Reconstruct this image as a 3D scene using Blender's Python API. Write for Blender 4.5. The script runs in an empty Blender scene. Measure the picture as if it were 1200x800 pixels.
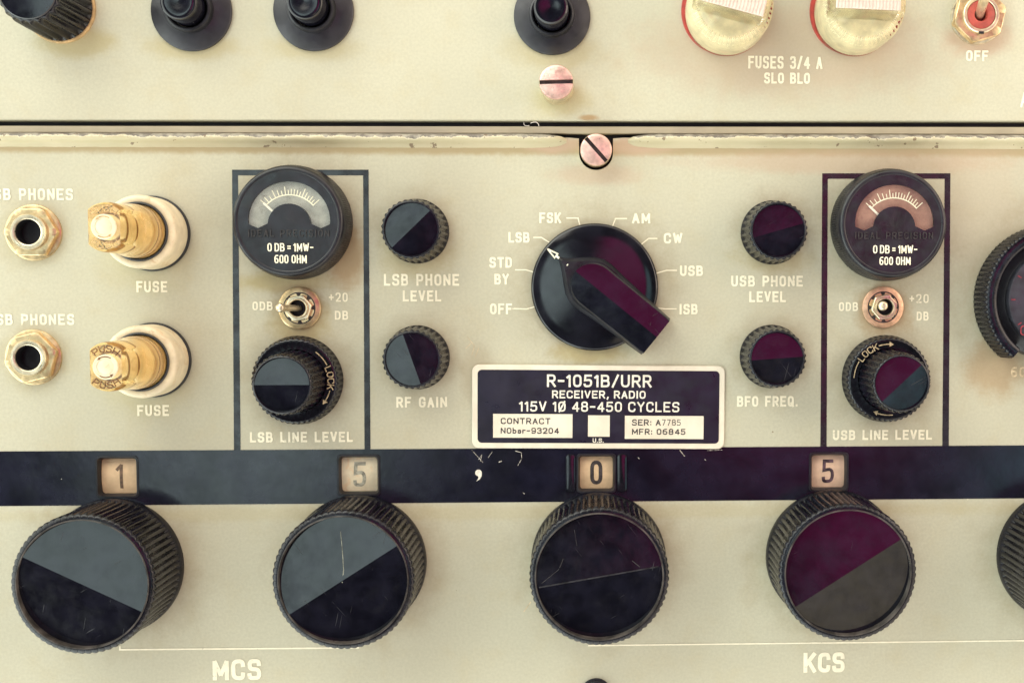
import bpy, bmesh, math, random
from mathutils import Vector, Matrix
from mathutils.geometry import intersect_line_plane

random.seed(7)
sc = bpy.context.scene
COL = sc.collection
S = 0.00025            # metres per panel unit (one unit is one photo pixel on the panel, about a quarter millimetre)
PI = math.pi
cos, sin, rad = math.cos, math.sin, math.radians

# ------------------------------------------------------------------ camera
# panel frame: x right, y up, z out of the panel towards the viewer;  world = (x, -z, y)
W2 = Matrix.Rotation(PI/2, 4, 'X')
D = 1400.0
F = 1400.0
CX, CY = 746.0, 425.0
CAMP = Vector((90.0, 55.0, D))
fwd = Vector((0.04, -0.057, -1.0)).normalized()
rgt = fwd.cross(Vector((0, 1, 0))).normalized()
up = rgt.cross(fwd)


def P(px, py, h=0.0):
    """panel x, y of the point at height h that the photo shows at pixel px, py"""
    d = fwd*F + rgt*(px-CX) + up*(CY-py)
    t = (h-D)/d.z
    p = CAMP + d*t
    return p.x, p.y


cam_d = bpy.data.cameras.new('camera')
cam = bpy.data.objects.new('camera', cam_d)
COL.objects.link(cam)
mc = Matrix(((rgt.x, up.x, -fwd.x, 0), (rgt.y, up.y, -fwd.y, 0), (rgt.z, up.z, -fwd.z, 0), (0, 0, 0, 1)))
mw = W2 @ mc
mw.translation = W2 @ (CAMP*S)
cam.matrix_world = mw
cam_d.sensor_fit = 'HORIZONTAL'
cam_d.sensor_width = 36.0
cam_d.lens = 36.0*F/1200.0
cam_d.shift_x = -(CX-600.0)/1200.0
cam_d.shift_y = (CY-400.0)/1200.0
cam_d.clip_start = 0.002
cam_d.clip_end = 50.0
sc.camera = cam

# ------------------------------------------------------------------ colour management
sc.view_settings.view_transform = 'Standard'
sc.view_settings.look = 'None'
sc.view_settings.exposure = 0.0
sc.view_settings.gamma = 1.0
sc.cycles.use_denoising = True
sc.cycles.sample_clamp_indirect = 4.0

# ------------------------------------------------------------------ world: reflected patches and added ambient light in front of the panel
world = bpy.data.worlds.new('World')
sc.world = world
world.use_nodes = True
wt = world.node_tree
wt.nodes.clear()


class NT:
    """tiny helper for building node trees"""
    def __init__(self, tree):
        self.t = tree

    def n(self, typ, **kw):
        nd = self.t.nodes.new(typ)
        for k, v in kw.items():
            setattr(nd, k, v)
        return nd

    def put(self, sock, v):
        if isinstance(v, bpy.types.NodeSocket):
            self.t.links.new(v, sock)
        elif v is not None:
            if hasattr(sock.default_value, '__len__') and not hasattr(v, '__len__'):
                v = (v,)*len(sock.default_value)
            if sock.type == 'RGBA' and len(v) == 3:
                v = tuple(v)+(1.0,)
            sock.default_value = v

    def math(self, op, a, b=None, c=None, clamp=False):
        nd = self.n('ShaderNodeMath', operation=op, use_clamp=clamp)
        self.put(nd.inputs[0], a)
        if b is not None:
            self.put(nd.inputs[1], b)
        if c is not None:
            self.put(nd.inputs[2], c)
        return nd.outputs[0]

    def step(self, v, a, b, lo=0.0, hi=1.0, smooth=True):
        nd = self.n('ShaderNodeMapRange')
        nd.interpolation_type = 'SMOOTHSTEP' if smooth else 'LINEAR'
        nd.clamp = True
        for i, x in enumerate((v, a, b, lo, hi)):
            self.put(nd.inputs[i], x)
        return nd.outputs[0]

    def mix(self, f, a, b, blend='MIX'):
        nd = self.n('ShaderNodeMix', data_type='RGBA', blend_type=blend)
        self.put(nd.inputs[0], f)
        self.put(nd.inputs[6], a)
        self.put(nd.inputs[7], b)
        return nd.outputs[2]

    def noise(self, vec, scale, detail=3.0, rough=0.55, dist=0.0):
        nd = self.n('ShaderNodeTexNoise')
        self.put(nd.inputs['Vector'], vec)
        self.put(nd.inputs['Scale'], scale)
        self.put(nd.inputs['Detail'], detail)
        self.put(nd.inputs['Roughness'], rough)
        self.put(nd.inputs['Distortion'], dist)
        return nd.outputs[0]


def build_world():
    N = NT(wt)
    tc = N.n('ShaderNodeTexCoord')
    sep = N.n('ShaderNodeSeparateXYZ')
    wt.links.new(tc.outputs['Generated'], sep.inputs[0])
    dx, dy, dz = sep.outputs
    fr = N.math('MAXIMUM', N.math('MULTIPLY', dy, -1.0), 0.05)
    u = N.math('DIVIDE', dx, fr)
    v = N.math('DIVIDE', dz, fr)

    def dist(u0, v0, ru, rv):
        a = N.math('DIVIDE', N.math('SUBTRACT', u, u0), ru)
        b = N.math('DIVIDE', N.math('SUBTRACT', v, v0), rv)
        return N.math('SQRT', N.math('ADD', N.math('MULTIPLY', a, a), N.math('MULTIPLY', b, b)))

    # wide ambient glow added around the dark centre, raised low down to soften shadows
    rr = dist(0, -0.10, 1, 1)
    wide = N.step(rr, 0.80, 1.25)
    hi = N.step(dz, -0.6, 0.7)
    side = N.step(dx, -0.7, 0.7)
    top = N.mix(side, (3.00, 3.10, 2.70), (1.98, 1.64, 1.34))
    low = N.mix(side, (4.1, 4.5, 4.2), (2.10, 1.80, 1.45))
    amb = N.mix(hi, low, top)
    col = N.mix(wide, (0.0045, 0.0045, 0.011), amb)

    def patch(c, d, a, b):
        nonlocal col
        col = N.mix(N.step(d, a, b, 1.0, 0.0), col, c, 'MIX')

    for u0, v0, ru, rv, c in PATCHES:
        patch(c, dist(u0, v0, ru, rv), 0.70, 1.10)
    bg = N.n('ShaderNodeBackground')
    wt.links.new(col, bg.inputs[0])
    bg.inputs[1].default_value = 1.0
    out = N.n('ShaderNodeOutputWorld')
    wt.links.new(bg.outputs[0], out.inputs[0])


# centre (right, up), size, radiance of what stands in front of the panel
PATCHES = [
    (-0.29, 0.05, 0.155, 0.31, (2.2, 2.75, 2.70)),     # pale window light left of the camera
    (0.34, -0.47, 0.17, 0.17, (1.42, 1.22, 0.86)),      # olive grey low on the right
    (0.44, -0.08, 0.11, 0.28, (0.70, 1.15, 1.25)),
    (0.18, 0.11, 0.18, 0.27, (1.25, 0.03, 0.45)),      # something wine red right of the camera
]
build_world()


def area_light(name, pos, target, size, power, col):
    l = bpy.data.lights.new(name, 'AREA')
    l.shape = 'RECTANGLE'
    l.size, l.size_y = size[0]*S, size[1]*S
    l.energy = power
    l.color = col
    o = bpy.data.objects.new(name, l)
    COL.objects.link(o)
    p = W2 @ (Vector(pos)*S)
    t = W2 @ (Vector(target)*S)
    o.location = p
    o.rotation_euler = (t-p).to_track_quat('-Z', 'Y').to_euler()
    return o


area_light('key_lamp', (-900, 1500, 1250), (-100, 100, 0), (1400, 1100), 0.95, (1.0, 0.97, 0.86))
area_light('fill_lamp', (1700, 500, 900), (200, 0, 0), (1000, 1000), 0.6, (1.0, 0.82, 0.68))

# ------------------------------------------------------------------ materials
PXS = 1.0/S


def mat(name, col, rough=0.45, metal=0.0, var=0.12, vsize=30.0, bump=0.0, bsize=4.0, rvar=0.10, specks=None, spec=0.5,
        col2=None, c2size=40.0, c2lo=0.5, c2hi=0.65, trans=0.0, ior=1.5, sss=0.0, smear=None, scratch=0.0):
    m = bpy.data.materials.new(name)
    m.use_nodes = True
    t = m.node_tree
    t.nodes.clear()
    N = NT(t)
    tc = N.n('ShaderNodeTexCoord')
    oi = N.n('ShaderNodeObjectInfo')
    add = N.n('ShaderNodeVectorMath', operation='ADD')
    t.links.new(tc.outputs['Object'], add.inputs[0])
    cmb = N.n('ShaderNodeCombineXYZ')
    for i in range(3):
        t.links.new(N.math('MULTIPLY', oi.outputs['Random'], 3.7+i), cmb.inputs[i])
    t.links.new(cmb.outputs[0], add.inputs[1])
    vec = add.outputs[0]
    n1 = N.noise(vec, PXS/vsize, 4.0)
    dark = tuple(c*(1-var*1.6) for c in col)
    lite = tuple(min(1.0, c*(1+var*1.2)) for c in col)
    c = N.mix(N.step(n1, 0.3, 0.7), dark, lite)
    if col2:
        n2 = N.noise(vec, PXS/c2size, 5.0, 0.65)
        c = N.mix(N.step(n2, c2lo, c2hi), c, col2)
    r = N.step(N.noise(vec, PXS/(vsize*0.8), 5.0, 0.6), 0.25, 0.75, max(0.02, rough-rvar), rough+rvar)
    if smear:
        sm = N.step(N.noise(vec, PXS/smear[0], 6.0, 0.7, 1.0), 0.52, 0.72)
        c = N.mix(N.math('MULTIPLY', sm, smear[1]), c, smear[2])
    if scratch:
        for ang, sx_, sy_ in ((0.5, 70.0, 1.6), (-0.9, 90.0, 1.4), (1.35, 60.0, 1.5)):
            mp = N.n('ShaderNodeMapping')
            mp.vector_type = 'TEXTURE'
            mp.inputs['Rotation'].default_value = (0, 0, ang)
            mp.inputs['Scale'].default_value = (sx_*S, sy_*S, 10*S)
            t.links.new(vec, mp.inputs[0])
            sn = N.noise(mp.outputs[0], 1.0, 1.0, 0.4)
            brk = N.noise(vec, PXS/25.0, 2.0)
            hit = N.math('MULTIPLY', N.step(sn, 0.71, 0.77), N.step(brk, 0.54, 0.64))
            c = N.mix(N.math('MULTIPLY', hit, scratch), c, (0.10, 0.10, 0.10))
            r = N.math('ADD', r, N.math('MULTIPLY', hit, 0.25), clamp=True)
    if specks:
        for size, dens, rr, scol in specks:
            vo = N.n('ShaderNodeTexVoronoi')
            t.links.new(vec, vo.inputs['Vector'])
            vo.inputs['Scale'].default_value = PXS/size
            sp = N.n('ShaderNodeSeparateColor')
            t.links.new(vo.outputs['Color'], sp.inputs[0])
            on = N.math('LESS_THAN', sp.outputs[0], dens)
            rad_ = N.math('MULTIPLY', sp.outputs[1], rr/size*1.4)
            hit = N.math('LESS_THAN', vo.outputs['Distance'], rad_)
            c = N.mix(N.math('MULTIPLY', on, hit), c, scol)
    bs = N.n('ShaderNodeBsdfPrincipled')
    N.put(bs.inputs['Base Color'], c)
    N.put(bs.inputs['Roughness'], r)
    N.put(bs.inputs['Metallic'], metal)
    bs.inputs['Specular IOR Level'].default_value = spec
    bs.inputs['IOR'].default_value = ior
    bs.inputs['Transmission Weight'].default_value = trans
    if sss:
        bs.inputs['Subsurface Weight'].default_value = sss
        bs.inputs['Subsurface Radius'].default_value = (1.0, 0.6, 0.3)
        bs.inputs['Subsurface Scale'].default_value = 20*S
    if bump:
        bp = N.n('ShaderNodeBump')
        bp.inputs['Strength'].default_value = bump
        bp.inputs['Distance'].default_value = 1.0*S
        t.links.new(N.noise(vec, PXS/bsize, 3.0), bp.inputs['Height'])
        t.links.new(bp.outputs[0], bs.inputs['Normal'])
    o = N.n('ShaderNodeOutputMaterial')
    t.links.new(bs.outputs[0], o.inputs[0])
    return m


CREAM = (0.520, 0.502, 0.388)


def panel_material(name, base, stains_and_shade):
    m = bpy.data.materials.new(name)
    m.use_nodes = True
    t = m.node_tree
    t.nodes.clear()
    N = NT(t)
    tc = N.n('ShaderNodeTexCoord')
    vec = tc.outputs['Object']
    big = N.noise(vec, PXS/260.0, 3.0)
    c = N.mix(N.step(big, 0.3, 0.7), tuple(x*0.94 for x in base), tuple(x*1.05 for x in base))
    mid = N.noise(vec, PXS/45.0, 5.0, 0.65)
    c = N.mix(N.step(mid, 0.46, 0.78, 0.0, 0.5), c, (base[0]*0.93, base[1]*0.86, base[2]*0.74))
    fine = N.noise(vec, PXS/3.2, 2.0, 0.6)
    c = N.mix(N.step(fine, 0.25, 0.75, 0.0, 0.34), c, tuple(x*0.72 for x in base))
    wob = N.math('MULTIPLY', N.math('SUBTRACT', N.noise(vec, PXS/24.0, 5.0, 0.7), 0.5), 0.9)
    for (x, y, rx, ry, amt, scol) in stains_and_shade:
        mp = N.n('ShaderNodeMapping')
        mp.inputs['Location'].default_value = (-x/rx, -y/ry, 0)
        mp.inputs['Scale'].default_value = (1/(rx*S), 1/(ry*S), 0)
        t.links.new(vec, mp.inputs[0])
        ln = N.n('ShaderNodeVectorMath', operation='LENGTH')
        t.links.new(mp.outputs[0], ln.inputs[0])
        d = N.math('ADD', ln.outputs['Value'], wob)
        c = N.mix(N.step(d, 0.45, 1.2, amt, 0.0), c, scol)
    # dirt flecks
    for size, dens, rr, scol in ((70, 0.28, 1.7, (0.10, 0.07, 0.04)), (34, 0.16, 1.0, (0.20, 0.13, 0.07)), (60, 0.10, 1.2, (0.75, 0.7, 0.55))):
        vo = N.n('ShaderNodeTexVoronoi')
        t.links.new(vec, vo.inputs['Vector'])
        vo.inputs['Scale'].default_value = PXS/size
        sp = N.n('ShaderNodeSeparateColor')
        t.links.new(vo.outputs['Color'], sp.inputs[0])
        on = N.math('LESS_THAN', sp.outputs[0], dens)
        hit = N.math('LESS_THAN', vo.outputs['Distance'], N.math('MULTIPLY', sp.outputs[1], rr/size*1.3))
        c = N.mix(N.math('MULTIPLY', N.math('MULTIPLY', on, hit), 0.7), c, scol)
    bs = N.n('ShaderNodeBsdfPrincipled')
    N.put(bs.inputs['Base Color'], c)
    N.put(bs.inputs['Roughness'], N.step(mid, 0.3, 0.7, 0.48, 0.62))
    bs.inputs['Specular IOR Level'].default_value = 0.35
    bp = N.n('ShaderNodeBump')
    bp.inputs['Strength'].default_value = 0.22
    bp.inputs['Distance'].default_value = 0.8*S
    t.links.new(N.math('ADD', N.noise(vec, PXS/5.0, 2.0), N.math('MULTIPLY', N.noise(vec, PXS/28.0, 2.0), 1.2)), bp.inputs['Height'])
    t.links.new(bp.outputs[0], bs.inputs['Normal'])
    o = N.n('ShaderNodeOutputMaterial')
    t.links.new(bs.outputs[0], o.inputs[0])
    return m


def chip_material():
    """cream paint of the lip, chipped off to grey metal along its upper edge"""
    m = bpy.data.materials.new('chipped_cream_paint')
    m.use_nodes = True
    t = m.node_tree
    t.nodes.clear()
    N = NT(t)
    tc = N.n('ShaderNodeTexCoord')
    vec = tc.outputs['Object']
    sep = N.n('ShaderNodeSeparateXYZ')
    t.links.new(vec, sep.inputs[0])
    y = N.math('MULTIPLY', sep.outputs[1], PXS)
    ya, yb = P(0, 159.4), P(1200, 162.0)
    y = N.math('SUBTRACT', y, N.math('MULTIPLY', N.math('SUBTRACT', N.math('MULTIPLY', sep.outputs[0], PXS), ya[0]), (yb[1]-ya[1])/(yb[0]-ya[0])))
    edge = N.math('ADD', y, N.math('MULTIPLY', N.math('SUBTRACT', N.noise(vec, PXS/16.0, 5.0, 0.7), 0.5), 12.0))
    edge = N.math('ADD', edge, N.math('MULTIPLY', N.math('SUBTRACT', N.noise(vec, PXS/90.0, 2.0), 0.5), 5.0))
    yc = ya[1]-0.6
    bare = N.math('GREATER_THAN', edge, yc)
    halo = N.math('GREATER_THAN', edge, yc-1.2)
    spot = N.math('GREATER_THAN', N.noise(vec, PXS/13.0, 4.0, 0.6), 0.655)
    paint = N.mix(N.step(N.noise(vec, PXS/60.0, 3.0), 0.3, 0.7), (0.50, 0.45, 0.29), (0.56, 0.50, 0.34))
    grey = N.mix(N.step(N.noise(vec, PXS/9.0, 4.0), 0.35, 0.65), (0.16, 0.14, 0.12), (0.36, 0.33, 0.27))
    c = N.mix(halo, paint, (0.66, 0.60, 0.44))
    c = N.mix(bare, c, grey)
    c = N.mix(N.math('MULTIPLY', spot, 0.8), c, (0.16, 0.10, 0.06))
    bs = N.n('ShaderNodeBsdfPrincipled')
    N.put(bs.inputs['Base Color'], c)
    bs.inputs['Roughness'].default_value = 0.5
    bp = N.n('ShaderNodeBump')
    bp.inputs['Strength'].default_value = 0.5
    bp.inputs['Distance'].default_value = 1.0*S
    t.links.new(N.math('SUBTRACT', N.noise(vec, PXS/7.0, 2.0), N.math('MULTIPLY', bare, 0.7)), bp.inputs['Height'])
    t.links.new(bp.outputs[0], bs.inputs['Normal'])
    o = N.n('ShaderNodeOutputMaterial')
    t.links.new(bs.outputs[0], o.inputs[0])
    return m


def clear_material(name, tint, gloss=0.08, milky=0.0, milk=(0.8, 0.7, 0.4)):
    """thin clear plastic: looks through, with a sheen"""
    m = bpy.data.materials.new(name)
    m.use_nodes = True
    t = m.node_tree
    t.nodes.clear()
    N = NT(t)
    tr = N.n('ShaderNodeBsdfTransparent')
    tr.inputs[0].default_value = tuple(tint)+(1,)
    gl = N.n('ShaderNodeBsdfGlossy')
    gl.inputs['Roughness'].default_value = 0.12
    lw = N.n('ShaderNodeLayerWeight')
    lw.inputs[0].default_value = 0.5
    fr = N.math('ADD', N.math('MULTIPLY', N.math('POWER', lw.outputs['Facing'], 4.0), 0.75), 0.04)
    mx = N.n('ShaderNodeMixShader')
    t.links.new(fr, mx.inputs[0])
    t.links.new(tr.outputs[0], mx.inputs[1])
    t.links.new(gl.outputs[0], mx.inputs[2])
    last = mx.outputs[0]
    if milky:
        tl = N.n('ShaderNodeBsdfDiffuse')
        tl.inputs[0].default_value = tuple(milk)+(1,)
        m2 = N.n('ShaderNodeMixShader')
        tc = N.n('ShaderNodeTexCoord')
        N.put(m2.inputs[0], N.step(N.noise(tc.outputs['Object'], PXS/14.0, 4.0), 0.35, 0.7, milky*0.4, milky))
        t.links.new(last, m2.inputs[1])
        t.links.new(tl.outputs[0], m2.inputs[2])
        last = m2.outputs[0]
    o = N.n('ShaderNodeOutputMaterial')
    t.links.new(last, o.inputs[0])
    return m


DUST = [(26, 0.20, 0.55, (0.55, 0.52, 0.45)), (55, 0.14, 1.0, (0.8, 0.77, 0.68))]
M = {}
M['black'] = mat('black_plastic', (0.011, 0.011, 0.016), 0.36, var=0.3, vsize=20, bump=0.12, bsize=5, specks=DUST, smear=(30, 0.35, (0.035, 0.034, 0.036)))
M['grip'] = mat('worn_black_grip', (0.006, 0.006, 0.011), 0.24, var=0.3, vsize=14, bump=0.10, bsize=4, specks=DUST, spec=0.38, smear=(16, 0.15, (0.045, 0.045, 0.047)))
M['face'] = mat('smooth_black_face', (0.006, 0.006, 0.011), 0.14, var=0.25, vsize=24, bump=0.08, bsize=16, rvar=0.06, specks=DUST, smear=(38, 0.4, (0.013, 0.013, 0.016)), scratch=0.22)
M['skirt'] = mat('glossy_black_skirt', (0.009, 0.009, 0.014), 0.15, var=0.25, vsize=30, bump=0.05, bsize=24, rvar=0.06, specks=DUST)
M['rubber'] = mat('black_rubber', (0.016, 0.015, 0.022), 0.42, var=0.2, vsize=20, bump=0.1, bsize=5, specks=DUST)
M['rim_line'] = mat('worn_rim_edge', (0.055, 0.048, 0.044), 0.35, var=0.4, vsize=16, smear=(20, 0.7, (0.02, 0.02, 0.02)))
M['band'] = mat('navy_band_paint', (0.0085, 0.0085, 0.018), 0.17, var=0.25, vsize=35, bump=0.05, bsize=8, rvar=0.035, specks=DUST, smear=(90, 0.12, (0.014, 0.014, 0.025)))
M['line'] = mat('dark_line_paint', (0.016, 0.016, 0.020), 0.24, var=0.25, vsize=20, bump=0.06, bsize=5, smear=(10, 0.25, (0.06, 0.055, 0.05)))
M['letter'] = mat('cream_lettering', (0.86, 0.81, 0.635), 0.6, var=0.05, vsize=9, col2=(0.62, 0.585, 0.44), c2size=4.5, c2lo=0.60, c2hi=0.66)
M['letter_white'] = mat('white_lettering', (0.80, 0.76, 0.66), 0.6, var=0.10, vsize=5)
M['letter_gold'] = mat('old_cream_engraving', (0.62, 0.50, 0.32), 0.6, var=0.2, vsize=5)
M['letter_red'] = mat('red_engraving', (0.24, 0.022, 0.035), 0.5, var=0.2, vsize=5)
M['letter_black'] = mat('black_print', (0.03, 0.025, 0.03), 0.6, var=0.3, vsize=4)
M['letter_dark'] = mat('dark_embossing', (0.028, 0.025, 0.026), 0.45, var=0.3, vsize=4)
M['plate_white'] = mat('ivory_plate', (0.78, 0.71, 0.58), 0.5, var=0.05, vsize=22, bump=0.08, bsize=5, specks=[(40, 0.2, 0.8, (0.3, 0.2, 0.12))], smear=(35, 0.25, (0.68, 0.55, 0.42)))
M['plate_navy'] = mat('navy_plate', (0.012, 0.011, 0.024), 0.35, var=0.2, vsize=25, bump=0.06, bsize=6, specks=DUST)
M['brass'] = mat('aged_brass', (0.74, 0.56, 0.32), 0.36, metal=0.85, var=0.15, vsize=12, bump=0.15, bsize=5, smear=(14, 0.45, (0.42, 0.27, 0.12)))
M['nickel'] = mat('aged_nickel', (0.74, 0.64, 0.46), 0.34, metal=0.8, var=0.15, vsize=12, bump=0.12, bsize=5, smear=(14, 0.4, (0.46, 0.34, 0.19)))
M['copper'] = mat('pink_copper', (0.82, 0.53, 0.46), 0.36, metal=0.6, var=0.14, vsize=9, bump=0.35, bsize=3, smear=(7, 0.22, (0.80, 0.66, 0.52)))
M['copper_washer'] = mat('copper_washer', (0.80, 0.50, 0.33), 0.42, metal=0.6, var=0.15, vsize=9, bump=0.15, bsize=4, smear=(9, 0.5, (0.45, 0.24, 0.13)))
M['steel_dark'] = mat('dark_steel', (0.06, 0.05, 0.05), 0.5, metal=0.5, var=0.3, vsize=10)
M['void'] = mat('backing_black', (0.006, 0.006, 0.010), 0.6, var=0.1)
M['gasket'] = mat('black_gasket', (0.018, 0.020, 0.024), 0.5, var=0.2, vsize=12)
M['collar'] = mat('cream_collar', (0.72, 0.63, 0.45), 0.45, var=0.08, vsize=18, bump=0.1, bsize=5, smear=(16, 0.7, (0.55, 0.36, 0.17)))
M['gasket_red'] = mat('red_gasket', (0.42, 0.05, 0.04), 0.45, var=0.15, vsize=12)
M['red_plastic'] = mat('red_bushing', (0.44, 0.08, 0.06), 0.45, var=0.15, vsize=12)
M['amber'] = mat('amber_plastic', (1.0, 0.91, 0.67), 0.05, var=0.05, vsize=20, bump=0.03, bsize=14, rvar=0.03, trans=1.0, ior=1.46)
M['amber_dark'] = mat('brown_engraving', (0.16, 0.07, 0.025), 0.5, var=0.3, vsize=4)
M['amber_core'] = mat('amber_core', (0.90, 0.67, 0.36), 0.22, var=0.08, vsize=24, bump=0.08, bsize=10, smear=(26, 0.5, (0.66, 0.40, 0.16)))
M['amber_worn'] = mat('faded_brown_engraving', (0.55, 0.36, 0.17), 0.5, var=0.3, vsize=4)
M['clear_cap'] = mat('yellowed_clear_plastic', (1.0, 0.97, 0.85), 0.06, var=0.04, vsize=20, bump=0.03, bsize=12, rvar=0.03, trans=1.0, ior=1.40)
M['clear_grip'] = mat('frosted_grip', (0.62, 0.50, 0.44), 0.4, var=0.08, vsize=6, bump=0.1, bsize=3)
M['cap_core'] = mat('cap_inside', (0.86, 0.77, 0.54), 0.35, var=0.10, vsize=14, bump=0.15, bsize=10, smear=(30, 0.5, (0.88, 0.66, 0.50)))
M['cap_white'] = mat('cap_white_insert', (0.80, 0.71, 0.63), 0.45, var=0.06, vsize=8)
M['scale_grey'] = mat('grey_meter_scale', (0.33, 0.325, 0.29), 0.6, var=0.18, vsize=18, smear=(12, 0.7, (0.15, 0.135, 0.11)))
M['scale_pink'] = mat('tan_meter_scale', (0.30, 0.18, 0.135), 0.6, var=0.18, vsize=18, smear=(12, 0.6, (0.17, 0.085, 0.07)))
M['glass'] = clear_material('meter_glass', (0.97, 0.97, 0.95))
M['tile_tan'] = mat('tan_number_tile', (0.62, 0.44, 0.27), 0.5, var=0.08, vsize=14, smear=(20, 0.5, (0.68, 0.52, 0.33)))
M['tile_cream'] = mat('cream_number_tile', (0.70, 0.61, 0.44), 0.5, var=0.08, vsize=14, smear=(20, 0.7, (0.72, 0.48, 0.26)))
M['tile_pink'] = mat('pink_number_tile', (0.66, 0.45, 0.33), 0.5, var=0.08, vsize=12, smear=(18, 0.5, (0.74, 0.52, 0.33)))
M['digit'] = mat('dark_digit', (0.045, 0.035, 0.035), 0.55, var=0.3, vsize=5)
M['digit_brown'] = mat('brown_digit', (0.13, 0.08, 0.05), 0.55, var=0.3, vsize=5)
M['digit_grey'] = mat('grey_digit', (0.32, 0.31, 0.25), 0.55, var=0.3, vsize=5)
M['digit_purple'] = mat('purple_digit', (0.10, 0.055, 0.075), 0.55, var=0.5, vsize=8)
M['dial_disc'] = mat('slate_dial_disc', (0.030, 0.031, 0.040), 0.35, var=0.25, vsize=20, bump=0.1, bsize=5, specks=DUST)
M['rail'] = mat('rail_paint', (0.44, 0.385, 0.275), 0.5, var=0.06, vsize=50, bump=0.1, bsize=6, col2=(0.36, 0.31, 0.24), c2size=300)
M['scuff'] = mat('grey_scuff', (0.036, 0.035, 0.034), 0.5, var=0.5, vsize=6)
M['scuff_pale'] = mat('pale_scuff', (0.20, 0.20, 0.16), 0.5, var=0.5, vsize=6)
M['scuff_white'] = mat('white_scuff', (0.44, 0.41, 0.36), 0.6, var=0.6, vsize=3)
M['scuff_dark'] = mat('dark_scuff', (0.016, 0.016, 0.019), 0.4, var=0.6, vsize=9)
M['letter_dull'] = mat('dull_amber_engraving', (0.44, 0.34, 0.21), 0.6, var=0.25, vsize=5)
M['amber_ring'] = mat('dark_amber_ring', (0.40, 0.20, 0.06), 0.4, var=0.2, vsize=10)
M['lint'] = mat('pale_lint', (0.65, 0.6, 0.55), 0.8)
M['tan_edge'] = mat('tan_base_ring', (0.50, 0.33, 0.16), 0.5, var=0.2, vsize=12)
M['chip'] = chip_material()


def st(px, py, rx, ry, amt, col):
    x, y = P(px, py)
    return (x, y, rx, ry, min(0.85, amt*2.0), col)


RUST = (0.40, 0.26, 0.13)
YEL = (0.43, 0.36, 0.18)
PINK = (0.48, 0.35, 0.25)
low_stains_and_shade = [st(600, 173, 2400, 10, 0.5, (0.36, 0.28, 0.15)), st(690, 412, 48, 16, 0.6, YEL), st(352, 378, 36, 34, 0.45, YEL), st(405, 300, 26, 44, 0.38, RUST), st(1035, 366, 36, 34, 0.35, RUST),  # the long tan band is the lip's shade painted into the panel
              st(650, 170, 40, 12, 0.6, PINK), st(750, 170, 50, 14, 0.5, PINK), st(700, 205, 60, 14, 0.25, PINK), st(1165, 430, 40, 40, 0.30, RUST),
              st(330, 330, 60, 14, 0.40, YEL), st(1000, 190, 220, 16, 0.28, PINK), st(38, 275, 40, 40, 0.20, YEL), st(38, 420, 40, 40, 0.22, YEL),
              st(170, 300, 60, 50, 0.18, YEL), st(170, 445, 60, 50, 0.18, YEL), st(560, 440, 24, 40, 0.25, (0.36, 0.30, 0.2)), st(487, 300, 50, 30, 0.25, YEL),
              st(907, 300, 50, 24, 0.25, YEL), st(1150, 250, 60, 120, 0.14, PINK), st(600, 600, 900, 10, 0.14, YEL)]
GRIME_SHADE = (0.30, 0.235, 0.14)  # brown grime rings doubling as contact shade painted round each fitting's base
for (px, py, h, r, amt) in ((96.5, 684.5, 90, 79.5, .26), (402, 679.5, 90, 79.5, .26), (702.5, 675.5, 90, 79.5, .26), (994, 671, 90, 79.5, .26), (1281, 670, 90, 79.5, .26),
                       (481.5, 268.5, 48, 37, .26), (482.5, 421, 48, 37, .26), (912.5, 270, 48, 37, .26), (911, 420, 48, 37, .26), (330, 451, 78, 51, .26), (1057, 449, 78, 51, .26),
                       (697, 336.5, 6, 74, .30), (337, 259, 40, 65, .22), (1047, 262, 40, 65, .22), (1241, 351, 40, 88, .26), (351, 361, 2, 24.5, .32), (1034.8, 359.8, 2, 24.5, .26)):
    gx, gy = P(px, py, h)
    low_stains_and_shade.append((gx, gy, r*1.28+5, r*1.28+5, amt*1.9, GRIME_SHADE))
top_stains = [st(90, 50, 50, 20, 0.35, YEL), st(225, 55, 60, 18, 0.3, YEL), st(368, 55, 60, 18, 0.25, YEL), st(647, 60, 60, 24, 0.25, YEL), st(655, 118, 40, 20, 0.3, YEL),
              st(920, 60, 200, 60, 0.25, PINK), st(1145, 45, 45, 24, 0.4, PINK), st(690, 138, 14, 4, 0.6, RUST)]
M['panel'] = panel_material('cream_panel_paint', CREAM, low_stains_and_shade)
M['panel_top'] = panel_material('pale_cream_paint', tuple(x*1.04 for x in CREAM), top_stains)


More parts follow.
